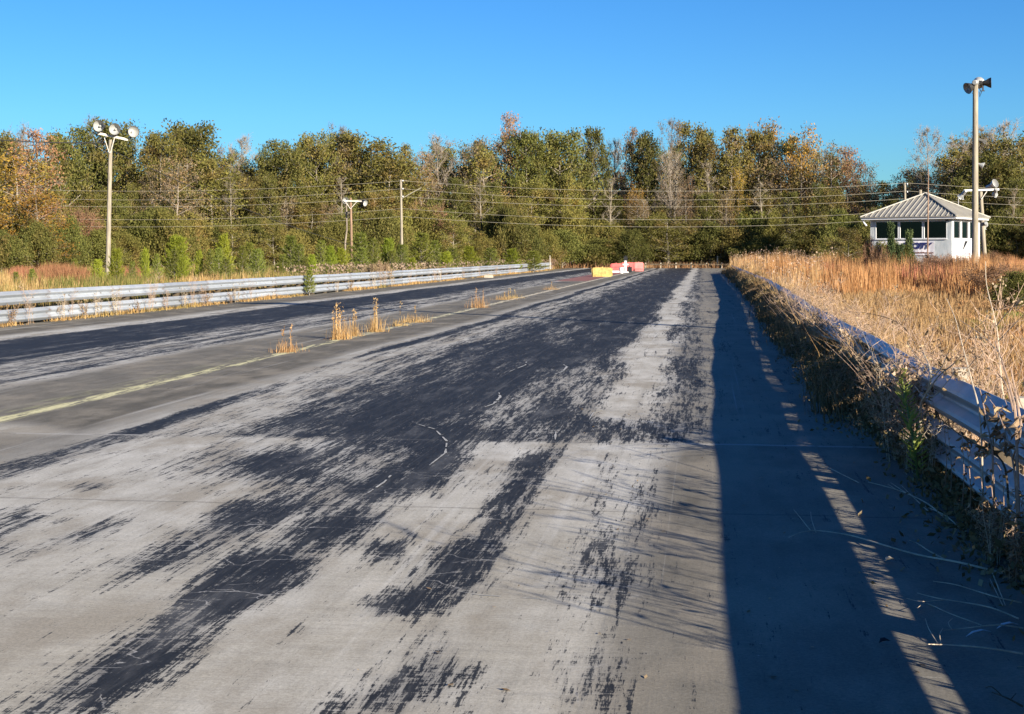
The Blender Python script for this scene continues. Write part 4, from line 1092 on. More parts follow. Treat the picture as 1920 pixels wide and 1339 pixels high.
# individual trees that stand out in the photograph: kind, u, top v, distance offset, width px
for kind, u, v, dD, w in (('rust',68,246,-8,95),('gold',18,290,-14,150),('gold',75,362,-22,110),('gold',-40,300,-10,130),('olive',10,262,2,110),('bare',40,242,8,90),('dark',120,250,0,100),('dark',205,226,6,120),('bare',175,222,14,80),('olive',290,252,-2,100),('dark',352,232,2,150),('brown',330,300,-14,100),
        ('bare',455,256,6,75),('olive',400,300,-8,120),('dark',535,278,0,110),('olive',590,254,2,90),('bare',640,240,4,80),('brown',648,262,2,60),('olive',715,262,0,150),('bare',822,258,4,90),('olive',735,300,-6,130),('brown',790,290,0,70),('brown',885,262,0,90),('tall',905,280,-3,80),
        ('rust',958,216,4,66),('dark',985,246,0,80),('dark',1050,246,-2,120),('talldark',1110,240,-2,60),('bare',1105,246,4,50),('bare',1150,262,6,50),('rust',1187,242,2,46),('talldark',1215,246,0,60),('bare',1256,224,-2,62),('bare',1258,285,-8,50),('olive',1305,238,0,90),('tall',1330,260,-4,70),('tall',1372,240,-3,80),
        ('gold',1440,228,6,85),('tall',1425,245,2,80),('gold',1500,245,4,90),('brown',1460,300,-2,110),('rust',1592,280,6,75),('brown',1560,275,2,90),('brown',1622,305,4,60),('gold',1384,318,-12,36),('gold',1196,352,-10,44),('gold',1068,378,-12,60),('gold',1505,402,-14,40),
        ('bare',1737,240,2,75),('bare',1800,262,4,60),('bare',1842,238,6,80),('bare',1886,228,6,90),('brown',1700,315,0,70),('tall',1795,278,-2,80),('olive',1900,262,-2,110),('dark',1850,290,-4,120),('tall',1660,338,4,60),('bare',1775,300,2,60)):
    plant(kind, u, v, interp(u, LINE) + dD, w)
for u, v, dD, w in ((1310,352,-12,30),(1324,300,-10,36),(1366,360,-12,30),(1262,290,-11,40),(1202,372,-13,28),(1150,330,-12,36),(1432,340,-12,34),(1055,390,-12,30),(640,330,-12,34),(432,330,-12,36),(1478,372,-12,30),(905,330,-12,34),(318,318,-12,36),(1905,350,-12,28)):
    plant('slim', u, v, interp(u, LINE) + dD, w)
u = -110
while u < 2060:                                  # back row fills the tree line up to its uneven top
    D = interp(u, LINE) + rt.uniform(4, 16)
    kind = rt.choices(['dark','olive','tall','talldark','brown','bare'], [4,5,5,3,3.5,1.8] if 1000 < u < 1700 else [5,6,2.5,1,3.2,1.4])[0]
    plant(kind, u, interp(u, TOPS) + rt.choice((2, 8, 16, 28, 44)), D, (rt.uniform(46, 76) if 900 < u < 1700 else rt.uniform(60, 98)) if kind in ('dark','olive') else rt.uniform(40, 62))
    u += rt.uniform(22, 34)
u = -100
while u < 2050:                                  # middle row
    D = interp(u, LINE) + rt.uniform(-14, -3)
    kind = rt.choices(['dark','olive','tall','talldark','brown'], [3.5,5,2.5,2.5,2.6])[0]
    f = rt.uniform(0.36, 0.72)
    plant(kind, u, HZ - (HZ - interp(u, TOPS)) * f, D, rt.uniform(50, 88) if kind in ('dark','olive') else rt.uniform(38, 56), 'lower')
    u += rt.uniform(30, 46)
u = -90
while u < 2050:                                  # understory along the edge
    D = interp(u, LINE) + rt.uniform(-24, -14)
    kind = rt.choices(['bush','bushdark','dark','olive','bushbrown'], [5,4,1.5,2,1])[0]
    v = HZ - rt.uniform(22, 75)
    plant(kind, u, v, D, rt.uniform(55, 95), 'low' if kind in ('dark','olive') else '')
    u += rt.uniform(17, 29)
# the wood behind, one mass nobody could count
def far_woods():
    rng = np.random.default_rng(8); n = 26000
    uu = rng.uniform(-200, 2120, n)
    D = np.interp(uu, [p[0] for p in LINE], [p[1] for p in LINE]) + rng.uniform(18, 36, n)
    tv = np.interp(uu, [p[0] for p in TOPS], [p[1] for p in TOPS])
    hmax = (HZ - tv) / F * D * 0.74 + 1.6
    z = rng.uniform(0.02, 1, n) ** 0.85 * hmax * (0.88 + 0.12*np.sin(uu*0.11))
    r = np.array(RIGHT); f = np.array(FWD)
    C = D[:,None] * (f[None] + r[None] * ((uu - 960) / F)[:,None]); C[:,2] = z
    V, T = leaf_quads(C, 1.1, rng, 0.3, 0.8)
    o = np_mesh('distant_woods', V, T, M['lf_dark']); stuff(o, 'dark mass of woodland behind the first rows of trees', 'woodland')
far_woods()

# ------------------------------------------------------------------ pines, cedars and bushes on the verges
def pine_proto(seed, H=2.4, Wd=1.7, mat='lf_pine', dens=1.0):
    rnd = random.Random(seed); rng = np.random.default_rng(seed)
    root = empty('pine_sapling', (0, -380 - seed, 0))
    b = MB(); tips = []
    b.tube([(0,0,-0.05),(0.02,0.01,H*0.5),(0,0,H)], [0.035,0.022,0.006], 6)
    tips.append((Vector((0,0,H-0.2)), Vector((0,0,H))))
    lev = 8
    for i in range(lev):
        t = 0.08 + 0.84 * i / (lev-1); L = Wd*0.5*(1.08 - t)**0.75
        for k in range(6):
            a = k*1.047 + i*0.5 + rnd.uniform(-.3,.3)
            p0 = Vector((0,0,H*t)); d = Vector((math.cos(a), math.sin(a), 0.55 + 0.7*t + rnd.uniform(-.15,.15)))
            Lk = L*rnd.uniform(.7,1.15); p1 = p0 + d*Lk*0.6; p2 = p1 + (d + Vector((0,0,0.7)))*Lk*0.3
            b.tube([p0,p1,p2],[0.012,0.009,0.005],4,cap=False)
            tips += [(p0.lerp(p1,0.35), p1), (p1, p2)]
            for s in (-1,1):
                e = p1 + Vector((-math.sin(a)*s, math.cos(a)*s, 0.8))*Lk*0.25
                b.tube([p0.lerp(p1,.6), e],[0.008,0.004],3,cap=False); tips.append((p0.lerp(p1,.6), e))
    b.build('stem', M['bark'], root)
    C=[]; D=[]
    for a_, e_ in tips:
        n = int(16*dens); ts = rng.uniform(0.1,1.0,n)
        base = np.array(a_)[None]*(1-ts)[:,None] + np.array(e_)[None]*ts[:,None]
        ax = np.array((e_-a_).normalized()) if (e_-a_).length>1e-6 else np.array((0,0,1.))
        d = rng.normal(size=(n,3))*0.55 + ax[None]*0.75 + np.array((0,0,.15)); d /= np.linalg.norm(d,axis=1,keepdims=True)
        C.append(base); D.append(d)
    C=np.concatenate(C); D=np.concatenate(D); n=len(C)
    L = rng.uniform(0.14,0.25,(n,1)); w = np.cross(D, rng.normal(size=(n,3))); w /= np.linalg.norm(w,axis=1,keepdims=True); w *= 0.014
    V = np.stack([C-w, C+w, C+D*L],1).reshape(-1,3); T=np.arange(n*3).reshape(n,3)
    np_mesh('needles', V, T, M[mat], root)
    return root
PINES = [pine_proto(3, dens=1.0), pine_proto(5, Wd=1.4), pine_proto(9, mat='lf_green', Wd=2.1, dens=2.4)]
for u, v, D, wp, pi, lab in ((332,449,84,70,2,'bright yellow-green pine, the roundest behind the left guardrail'),(183,490,72,34,2,'low yellow-green pine just left of the three-lamp pole foot'),
        (270,474,86,34,1,None),(60,506,66,26,1,None),(30,512,64,24,0,None),(420,446,88,42,2,None),(395,470,86,30,1,None),(468,458,92,40,1,None),(485,470,90,36,0,None),(545,446,92,56,1,None),(560,462,88,46,0,None),(602,455,96,40,0,None),(640,470,98,44,2,None),(675,440,104,56,1,None),(700,452,104,40,0,None),(728,452,106,44,2,None),(752,462,104,40,0,None),(790,440,108,64,1,None),(815,455,110,46,0,None),(620,466,92,34,2,None),(848,468,112,44,1,None),(880,466,118,44,2,None),(920,468,122,50,0,None),(960,470,126,46,2,None),(1000,472,132,50,1,None),(140,488,76,26,1,None)):
    q = pt(u, v, D); pr = PINES[pi]; H0 = 2.4; W0 = (1.7,1.4,2.1)[pi]
    o = POOL.put(pr, (q.x, q.y, 0), rt.uniform(0,6.28), ((wp*D/F)/W0*1.15, (wp*D/F)/W0*1.15, q.z/H0))
    tag(o, lab or 'green pine sapling behind the left guardrail', 'pine', 'pine saplings behind the left guardrail', order=lab is None)
for u in range(215, 1010, 27):
    uu = u + rt.uniform(-10, 10); D = interp(uu, [(200,70),(600,88),(1010,128)]) + rt.uniform(-6, 6); D = max(D, 4432*15.62/(1.587*(1320-uu)) + rt.uniform(4, 9)); v = HZ - rt.uniform(-22, 14); pi = rt.choice((0,0,1,1,2))
    q = pt(uu, v, D); wp = rt.uniform(22, 44); W0 = (1.7,1.4,2.1)[pi]
    o = POOL.put(PINES[pi], (q.x, q.y, 0), rt.uniform(0,6.28), ((wp*D/F)/W0*1.2, (wp*D/F)/W0*1.2, q.z/2.4)); tag(o, 'low young pine among the weeds behind the left guardrail', 'pine', 'pine saplings behind the left guardrail', order=True)
q = px_x(580, 508, -15.33); o = POOL.put(PINES[1], (q.x, q.y, 0), 1.0, (0.50, 0.50, q.z/2.4)); tag(o, 'small green pine growing through the foot of the left guardrail', 'pine', 'pine saplings behind the left guardrail')
for kind, u, v, D, w, row in (('cedar',1671,419,69,25,''),('cedar',1704,432,70,26,''),('cedar',1688,458,68,28,''),('bushdark',1652,464,70,46,''),('bushdark',1700,470,70,34,''),('bushdark',1676,462,72,48,''),('bushbrown',1630,462,70,34,''),('bushbrown',1650,474,66,30,''),('olive',1595,430,86,60,'low'),('olive',1560,446,90,70,'low')):
    plant(kind, u, v, D, w, row)
for u, v, D, w, lab in ((1742,488,64,80,'broad rusty brown thicket against the tower front'),(1775,491,61,70,'dry brown brush at the sunlit corner of the tower'),(1810,493,60,46,'dry brush at the foot of the tall right pole'),(1848,489,70,40,'dry brown brush beside the leaning pole'),(1862,482,74,50,'tall thin dry brush right of the leaning pole')):
    o = plant('bushbrown', u, v, D, w); LABELLED.pop(); o['label'] = lab
o = plant('bushdark', 1905, 520, 40, 90); LABELLED.pop(); o['label'] = 'dark green bramble clump in the grass at the right picture edge'
o = plant('bushbrown', 1880, 508, 44, 130); LABELLED.pop(); o['label'] = 'dark brown thicket in the grass at the right picture edge'

# ------------------------------------------------------------------ grasses
def blades(x, y, h, w, lean, rng, z0=0.0, wind=(0,0)):
    """thin bent blades: three triangles each"""
    n = len(x)
    an = rng.uniform(0, 2*np.pi, n); dx = np.cos(an)*w*0.5; dy = np.sin(an)*w*0.5
    la = rng.uniform(0, 2*np.pi, n); lm = np.abs(rng.normal(0, 1, n))*lean*h
    lx = np.cos(la)*lm + wind[0]*h; ly = np.sin(la)*lm + wind[1]*h
    z0 = np.zeros(n) + z0
    b = np.stack([x, y, z0], 1); m_ = np.stack([x + lx*0.35, y + ly*0.35, z0 + h*0.6], 1)
    hz = np.sqrt(np.maximum(h*h - lx*lx - ly*ly, (0.3*h)**2))
    t = np.stack([x + lx, y + ly, z0 + hz], 1)
    s = np.stack([dx, dy, np.zeros(n)], 1)
    V = np.stack([b - s, b + s, m_ - s*0.75, m_ + s*0.75, t], 1).reshape(-1, 3)
    o = np.arange(n)[:,None]*5
    T = np.concatenate([o + np.array([[0,1,3]]), o + np.array([[0,3,2]]), o + np.array([[2,3,4]])], 1).reshape(-1, 3)
    return V, T
def clumped(rng, n, k, spread, sampler):
    cx, cy = sampler(max(1, n // k)); i = rng.integers(0, len(cx), n)
    return cx[i] + rng.normal(0, spread, n), cy[i] + rng.normal(0, spread, n)
def field_sampler(rng, x0, x1, y0, y1, dens=lambda x, y: np.ones_like(x)):
    def f(n):
        X = []; Y = []; c = 0
        while c < n:
            x = rng.uniform(x0, x1, n*2); y = rng.uniform(y0, y1, n*2)
            D = y*math.cos(TH) - x*math.sin(TH); uu = 960 + F*(x*math.cos(TH) + y*math.sin(TH))/np.maximum(D, 1)
            keep = (rng.random(n*2) < dens(x, y)) & (uu > -160) & (uu < 2080)
            X.append(x[keep]); Y.append(y[keep]); c += keep.sum()
            if keep.sum() == 0: break
        return np.concatenate(X)[:n], np.concatenate(Y)[:n]
    return f
rng = np.random.default_rng(77)
railx = lambda y: 1.76 + 0.45*np.clip((y-15)/40, 0, 1)
# short dry grass behind the right rail
x, y = field_sampler(rng, 1.9, 17, 7, 60, lambda x, y: (x > railx(y) + 0.12) * np.clip(14.0/np.maximum(y, 8), 0.12, 1))(110000)
h = rng.uniform(0.04, 0.15, len(x)) * (1 + 0.5*np.sin(x*0.9)*np.sin(y*0.45)); V, T = blades(x, y, h, 0.0042 + 0.0006*y*rng.uniform(.5,1.2,len(x)), 0.55, rng)
stuff(np_mesh('short_grass', V, T, M['gr_lawn']), 'short golden dry grass between the right guardrail and tall sedge', 'grass')
# greener low grass patches
x, y = field_sampler(rng, 2.2, 17, 9, 45, lambda x, y: (x > railx(y) + 0.5) * (np.sin(x*1.3 + 1)*np.sin(y*0.6 + 0.4) > 0.2))(26000)
V, T = blades(x, y, rng.uniform(0.05, 0.13, len(x)), 0.006 + 0.0004*y, 0.5, rng)
stuff(np_mesh('green_grass', V, T, M['gr_green']), 'olive green grass patches in the dry lawn behind the right guardrail', 'grass')
# rough ankle-high weedy grass, thicker towards the rail
x, y = clumped(rng, 30000, 14, 0.08, field_sampler(rng, 1.95, 17, 9, 62, lambda x, y: (x > railx(y) + 0.15) * np.clip(1.2 - (x - railx(y))/ (2.0 + 0.10*y), 0.05, 1) * (0.25 + (np.sin(x*1.9+y*0.31)*np.sin(y*0.47+x*0.6) > -0.1))))
V, T = blades(x, y, rng.uniform(0.12, 0.45, len(x)), 0.005 + 0.00035*y, 0.40, rng)
stuff(np_mesh('rough_grass', V, T, M['gr_pale']), 'rough pale weedy grass growing along the back of the right guardrail', 'grass')
# tall golden broom sedge across the field
edge = lambda x: 50 + 5*np.sin(x*0.35) + 4*np.sin(x*0.83+1) - 6*np.clip((x-12)/10, 0, 1)
x, y = clumped(rng, 80000, 16, 0.10, field_sampler(rng, 2.6, 40, 40, 135, lambda x, y: (y > edge(x)) * np.clip(62/np.maximum(y, 40), 0.3, 1)**2))
tallk = np.clip((y - edge(x))/6, 0, 1)
V, T = blades(x, y, (0.45 + 0.75*tallk) * (1 + 0.16*np.sin(x*0.62+y*0.21) + 0.14*np.sin(x*1.7-y*0.37)) * rng.uniform(0.5, 1.22, len(x)), 0.013 + 0.00022*y, 0.10, rng, wind=(-0.03, 0.02))
stuff(np_mesh('broom_sedge', V, T, M['gr_gold']), 'tall golden orange broom sedge filling the field before the tower', 'grass')
x, y = clumped(rng, 16000, 30, 0.18, field_sampler(rng, 5, 40, 55, 130, lambda x, y: (y > edge(x) + 6) * (np.sin(x*0.9)*np.sin(y*0.31+1) > 0.1)))
V, T = blades(x, y, rng.uniform(0.8, 1.35, len(x)), 0.018 + 0.0003*y, 0.12, rng)
stuff(np_mesh('rust_weeds', V, T, M['gr_rust']), 'rusty brown weeds standing among the golden sedge', 'grass')
# seed fluff on top of the far weeds
x, y = field_sampler(rng, 2.2, 14, 48, 130, lambda x, y: (x < 2.6 + (y-40)*0.11))(9000)
C = np.stack([x, y, rng.uniform(0.6, 1.45, len(x)) * (1 + 0.22*np.sin(x*1.3+y*0.15) + 0.18*np.sin(y*0.33-x*0.7))], 1); V, T = leaf_quads(C, 0.075, rng, 0, 0.55)
V2, T2 = blades(x, y, C[:,2], 0.012 + 0.00022*y, 0.08, rng)
stuff(np_mesh('seed_heads', V, T, M['fluff']), 'pale fluffy seed heads above the weeds at the far right guardrail', 'weeds')
stuff(np_mesh('weed_stems', V2, T2, M['gr_pale']), 'pale stems of weeds crowding the far right guardrail', 'weeds')
# grass hanging over the far right rail
x, y = clumped(rng, 24000, 20, 0.10, field_sampler(rng, 1.5, 3.2, 11.5, 128, lambda x, y: (np.abs(x - railx(y) - 0.25) < 0.45) * np.clip(45/np.maximum(y,30), .25, 1)))
V, T = blades(x, y, rng.uniform(0.35, 1.0, len(x)) * (0.8 + 0.25*np.sin(y*0.9)), 0.0055 + 0.0002*y, 0.38, rng, wind=(-0.25, 0))
stuff(np_mesh('overhanging_grass', V, T, M['gr_pale']), 'pale dry grass leaning over the right guardrail', 'grass')
x, y = clumped(rng, 9000, 20, 0.10, field_sampler(rng, 1.1, 2.2, 14, 128, lambda x, y: (np.abs(x - railx(y) + 0.28) < 0.3) * np.clip(35/np.maximum(y,20), .25, 1) * (np.sin(y*0.8)*np.sin(y*0.27+2) > -0.2)))
V, T = blades(x, y, rng.uniform(0.12, 0.55, len(x)), 0.008 + 0.0002*y, 0.5, rng, wind=(-0.1, 0))
stuff(np_mesh('foot_weeds', V, T, M['lf_weed']), 'dark olive weeds at the shaded foot of the right guardrail', 'weeds')
# left verge
x, y = clumped(rng, 60000, 16, 0.12, field_sampler(rng, -60, -16.35, 24, 170, lambda x, y: (x > -17 - (y-10)*0.42) * np.clip(45/np.maximum(y, 30), 0.25, 1)))
V, T = blades(x, y, rng.uniform(0.25, 0.9, len(x)) * (0.75 + 0.35*np.sin(x*0.5)*np.sin(y*0.2)), 0.012 + 0.00025*y, 0.18, rng)
stuff(np_mesh('verge_grass', V, T, M['gr_verge']), 'golden dry grass on the verge behind the left guardrail', 'grass')
x, y = clumped(rng, 30000, 20, 0.2, field_sampler(rng, -60, -16.4, 24, 170, lambda x, y: (np.sin(x*0.7+1)*np.sin(y*0.33) > 0.2) * np.clip(45/np.maximum(y, 30), 0.25, 1)))
V, T = blades(x, y, rng.uniform(0.35, 0.9, len(x)), 0.016 + 0.00025*y, 0.25, rng)
stuff(np_mesh('verge_weeds', V, T, M['gr_green']), 'olive green weeds mixed through the verge behind the left guardrail', 'weeds')
x, y = field_sampler(rng, -16.5, -15.86, 26, 152)(16000)  # dense weeds added so the gap between the left beams looks dark
V, T = blades(x, y, rng.uniform(0.30, 0.50, len(x)), 0.03, 0.25, rng)
stuff(np_mesh('gap_darkening_weeds', V, T, M['lf_weed']), 'low dark weeds added behind the left guardrail to darken its gap', 'weeds')
def near_uv(x, y, u0, u1):
    D = y*math.cos(TH) - x*math.sin(TH); uu = 960 + F*(x*math.cos(TH) + y*math.sin(TH))/np.maximum(D, 1)
    return (uu > u0) & (uu < u1)
x, y = clumped(rng, 12000, 24, 0.15, field_sampler(rng, -40, -20, 62, 84, lambda x, y: near_uv(x, y, 72, 165) * 1.0))
V, T = blades(x, y, rng.uniform(0.35, 1.2, len(x)) * (0.80 + 0.35*np.sin(x*1.7)*np.sin(y*0.9)), 0.025, 0.2, rng)
stuff(np_mesh('rust_sedge', V, T, M['gr_rust']), 'stand of reddish sedge left of the three-lamp pole', 'grass')
x, y = clumped(rng, 5000, 24, 0.15, field_sampler(rng, -46, -20, 70, 95, lambda x, y: near_uv(x, y, 20, 62) | near_uv(x, y, 215, 262)))
V, T = blades(x, y, rng.uniform(0.3, 1.0, len(x)), 0.025, 0.25, rng)
stuff(np_mesh('rust_brush', V, T, M['gr_rust']), 'low reddish brush either side of the three-lamp pole', 'grass')
x, y = field_sampler(rng, -40, -16, 70, 165, lambda x, y: (x > -17.5 - (y-40)*0.12))(9000)
C = np.stack([x, y, rng.uniform(0.5, 1.05, len(x))], 1); V, T = leaf_quads(C, 0.12, rng, 0, 0.7)
stuff(np_mesh('verge_seed_heads', V, T, M['fluff']), 'pale fluffy weed heads behind the far left guardrail', 'weeds')
# dry thatch at the foot of the left rail and along the lane edges
x = rng.normal(-15.45, 0.11, 11000); y = rng.uniform(26, 150, 11000); k = np.sin(y*0.5)+np.sin(y*0.17+1)+np.sin(y*1.3) > -0.9; x, y = x[k], y[k]
V, T = blades(x, y, rng.uniform(0.02, 0.13, len(x)) * (1 + 0.8*(np.sin(y*0.7)*np.sin(y*0.23) > 0.35)), 0.010 + 0.0002*y, 0.9, rng)
stuff(np_mesh('foot_grass', V, T, M['gr_lawn']), 'dry straw grass along the foot of the left guardrail', 'grass')
x, y = field_sampler(rng, -25, 25, 171, 185)(9000)
V, T = blades(x, y, rng.uniform(0.2, 0.9, len(x)), 0.05, 0.3, rng)
stuff(np_mesh('far_grass', V, T, M['gr_pale']), 'pale grass growing along the far end of the track', 'grass')

# ------------------------------------------------------------------ tufts growing out of the lane line
def tuft_mesh(seed, n, h, spread, stalks, sh):
    rng = np.random.default_rng(seed)
    x = rng.normal(0, spread, n); y = rng.normal(0, spread*1.6, n)
    V, T = blades(x, y, (0.2 + 0.8*rng.random(n)**1.6)*h*1.15, np.full(n, 0.0065), 0.34, rng)
    xs = rng.normal(0, spread*0.5, stalks); ys = rng.normal(0, spread, stalks)
    nb = 70; xb = rng.normal(0, spread*1.3, nb); yb = rng.normal(0, spread*2.2, nb)
    Vb, Tb = blades(xb, yb, rng.uniform(0.02, 0.09, nb), np.full(nb, 0.008), 0.9, rng)
    V = np.concatenate([V, Vb]); T = np.concatenate([T, Tb + n*5]); n += nb
    V2, T2 = blades(xs, ys, rng.uniform(0.7, 1.0, stalks)*sh, np.full(stalks, 0.017), 0.05, rng)
    C = []
    for a, b in zip(xs, ys):
        for k in range(14): C.append((a + rng.normal(0,.012), b + rng.normal(0,.012), sh*rng.uniform(0.4, 0.95)))
    V3, T3 = leaf_quads(np.array(C), 0.05, rng, 0, 0.35)
    T3 = np.concatenate([T3[:,[0,1,2]], T3[:,[0,2,3]]])
    V = np.concatenate([V, V2, V3]); T = np.concatenate([T, T2 + n*5, T3 + (n+stalks)*5])
    return V, T
for i, (u, v, hp, sp, n, st, sh, lab) in enumerate(((540,660,28,0.10,150,2,57,'nearest straw tuft on the lane line with one tall stalk'),(637,636,44,0.09,260,7,72,'tallest straw tuft growing on the yellow lane line'),(664,630,26,0.07,130,4,52,'small straw tuft between the two tall tufts on the lane line'),
        (704,622,34,0.09,220,4,66,'straw tuft with two tall stalks on the lane line'),(748,611,14,0.10,90,1,50,'low straw tuft with one thin stalk on the lane line'),(778,604,16,0.16,260,1,34,'spreading low straw tuft beyond the tall stalks on the lane line'),
        (896,577,26,0.14,220,3,42,'lone straw tuft halfway to the barriers on the lane line'),(945,562,9,0.22,180,2,22,'first low straw tuft beyond the lone one on the lane line'),(962,559,9,0.2,140,2,20,'second low straw tuft beyond the lone one on the lane line'),(1032,543,8,0.2,160,1,16,'low straw tuft on the lane line just before the yellow barrier'))):
    q = gp(u, v); D = F*CAMH/(v-HZ); k = D/F
    V, T = tuft_mesh(50+i, n, hp*k, sp, st, sh*k)
    o = np_mesh('grass_tuft', V, T, M['gr_tuft']); o.location = q; tag(o, lab, 'grass tuft', 'straw tufts on the lane line')

# ------------------------------------------------------------------ weeds, brambles and twigs along the rails
def curve(pts, n=6):
    """Catmull-Rom through points"""
    P = [Vector(p) for p in pts]; out = []
    for i in range(len(P)-1):
        a = P[max(i-1,0)]; b = P[i]; c = P[i+1]; d = P[min(i+2,len(P)-1)]
        for k in range(n):
            t = k/n; out.append(0.5*((2*b)+(c-a)*t+(2*a-5*b+4*c-d)*t*t+(3*b-a-3*c+d)*t**3))
    out.append(P[-1]); return out
def leaf_shape(mb, base, d, L, w, nrm=None, curl=0.2):
    d = Vector(d).normalized(); nrm = Vector(nrm) if nrm is not None else Vector((random.uniform(-1,1),random.uniform(-1,1),random.uniform(-1,1)))
    s = d.cross(nrm)
    if s.length < 1e-4: s = d.cross(Vector((0.3,0.5,0.8)))
    s.normalize(); up = s.cross(d)
    b = Vector(base); pts = [b]
    for t, k in ((0.3,0.85),(0.65,0.8)):
        c = b + d*L*t + up*curl*L*(t*(1-t)*1.6)
        pts += [c - s*w*0.5*k + up*w*0.25, c, c + s*w*0.5*k + up*w*0.25]
    pts.append(b + d*L)
    mb.add(pts, [(0,2,1),(0,3,2),(1,2,5,4),(2,3,6,5),(4,5,7),(5,6,7)])
def dead_weed(seed, H=0.9, stems=4, twigs=7, leaves=16, fluff=6, lean=0.25, stem_mat='twig', leaf_mat='lf_dry', spread=0.08, leaf=0.042, name='dead_weed', r=0.0042):
    rnd = random.Random(seed); random.seed(seed)
    root = empty(name, (0, -350 - seed, 0)); b = MB(); lf = MB(); fl = []
    for s in range(stems):
        a = rnd.uniform(0,6.28); bx, by = rnd.uniform(-spread,spread), rnd.uniform(-spread,spread)
        hh = H*rnd.uniform(0.6,1.0); ln = lean*hh*rnd.uniform(0.3,1.2)
        pts = curve([(bx,by,-0.03),(bx+ln*0.2*math.cos(a)+rnd.uniform(-.02,.02),by+ln*0.2*math.sin(a),hh*0.35),(bx+ln*0.55*math.cos(a)+rnd.uniform(-.03,.03),by+ln*0.55*math.sin(a),hh*0.7),(bx+ln*math.cos(a),by+ln*math.sin(a),hh)],4)
        b.tube(pts,[r*(1-0.75*i/len(pts)) for i in range(len(pts))],4,cap=False)
        for k in range(twigs):
            i = rnd.randint(int(len(pts)*0.3), len(pts)-2); p = pts[i]
            d = Vector((rnd.uniform(-1,1),rnd.uniform(-1,1),rnd.uniform(0.3,1.2))).normalized()*H*rnd.uniform(0.08,0.26)
            e = p+d; mid = p+d*0.5+Vector((rnd.uniform(-.02,.02),rnd.uniform(-.02,.02),-0.01))
            b.tube([p,mid,e],[r*0.5,r*0.38,r*0.2],3,cap=False)
            for _ in range(2):
                e2 = mid+Vector((rnd.uniform(-1,1),rnd.uniform(-1,1),rnd.uniform(0,1)))*H*0.06
                b.tube([mid,e2],[r*0.3,r*0.15],3,cap=False)
            if rnd.random()*twigs < fluff: fl.append(e)
        for k in range(leaves):
            p = pts[rnd.randint(1,len(pts)-1)]
            leaf_shape(lf, p, (rnd.uniform(-1,1),rnd.uniform(-1,1),rnd.uniform(-0.9,0.5)), leaf*rnd.uniform(0.6,1.4), leaf*0.45*rnd.uniform(.6,1.3), None, rnd.uniform(-.4,.6))
    b.build('stems', M[stem_mat], root)
    if lf.v: lf.build('leaves', M[leaf_mat], root)
    if fl:
        g = np.random.default_rng(seed); C = np.concatenate([np.array(e)+g.normal(0,0.018,(16,3)) for e in fl])
        V,T = leaf_quads(C,0.022,g,0,0.8); np_mesh('seed_heads',V,T,M['fluff'],root)['kind'] = 'stuff'
    return root
WEEDS = [dead_weed(1,0.95,5,11,8,2), dead_weed(2,0.8,6,8,18,1,stem_mat='twigpale'), dead_weed(3,1.15,4,13,4,2,lean=0.35), dead_weed(4,0.65,7,8,26,0,lean=0.5,leaf=0.06), dead_weed(5,0.9,9,4,4,0,lean=0.55,r=0.0035)]
STALKS = [dead_weed(21,1.35,3,5,4,0,lean=0.22,r=0.010), dead_weed(22,1.5,2,7,6,0,lean=0.35,r=0.012), dead_weed(23,1.2,5,4,0,0,lean=0.45,r=0.009)]
# feathery overhanging shrub mounds (dry dog fennel drooping from the rail)
def fennel(seed, W=0.6, H=0.7, n=34, mat='lf_weed'):
    rnd = random.Random(seed); g = np.random.default_rng(seed)
    root = empty('drooping_weed', (0,-330-seed,0)); b = MB(); C = []
    for i in range(n):
        a = rnd.uniform(0,6.28); L = W*rnd.uniform(0.4,1.0); h = H*rnd.uniform(0.55,1.0)
        pts = curve([(0,0,0),(math.cos(a)*L*0.3,math.sin(a)*L*0.3,h*0.75),(math.cos(a)*L*0.75,math.sin(a)*L*0.75,h*0.9),(math.cos(a)*L*1.15,math.sin(a)*L*1.15,h*rnd.uniform(0.35,0.7))],5)
        b.tube(pts,[0.005*(1-0.8*k/len(pts)) for k in range(len(pts))],3,cap=False)
        for k in range(4,len(pts)):
            m_ = 9; C.append(np.array(pts[k])+g.normal(0,0.035,(m_,3)))
    b.build('stems',M['twig'],root)
    V,T = leaf_quads(np.concatenate(C),0.052,g,0.7,0.24); np_mesh('leaves',V,T,M[mat],root)
    return root
FENN = [fennel(1), fennel(2,0.75,0.62,40), fennel(3,0.5,0.8,30,'lf_dry')]
def put_weed(pr, loc, rz, sc, label, group, cat='weed'):
    o = POOL.put(pr, loc, rz, sc); tag(o, label, cat, group, order=True); return o
rw = random.Random(12)
RG = 'dry weeds along the right guardrail'
# drooping mounds: near bush first, then smaller ones along the rail
for (u, v, X, s, k) in ((1560,700,1.62,0.80,0),(1600,735,1.60,0.85,1),(1585,770,1.48,0.55,2),(1640,770,1.62,0.85,0),(1545,660,1.62,0.75,1),(1520,620,1.68,0.8,0),(1500,590,1.75,0.85,1),(1478,570,1.8,0.9,2),(1455,552,1.88,1.0,0),(1440,540,1.98,1.0,1),(1425,528,2.05,1.1,0),(1412,520,2.1,1.1,2),(1402,512,2.15,1.2,1),(1680,800,1.58,0.7,2)):
    q = px_x(u, v, X)
    put_weed(FENN[k], (q.x, q.y, max(0.0, q.z - 0.62*s)), rw.uniform(0,6.28), (s,s,s), 'drooping feathery olive weed against the right guardrail', 'drooping weeds on the right guardrail')
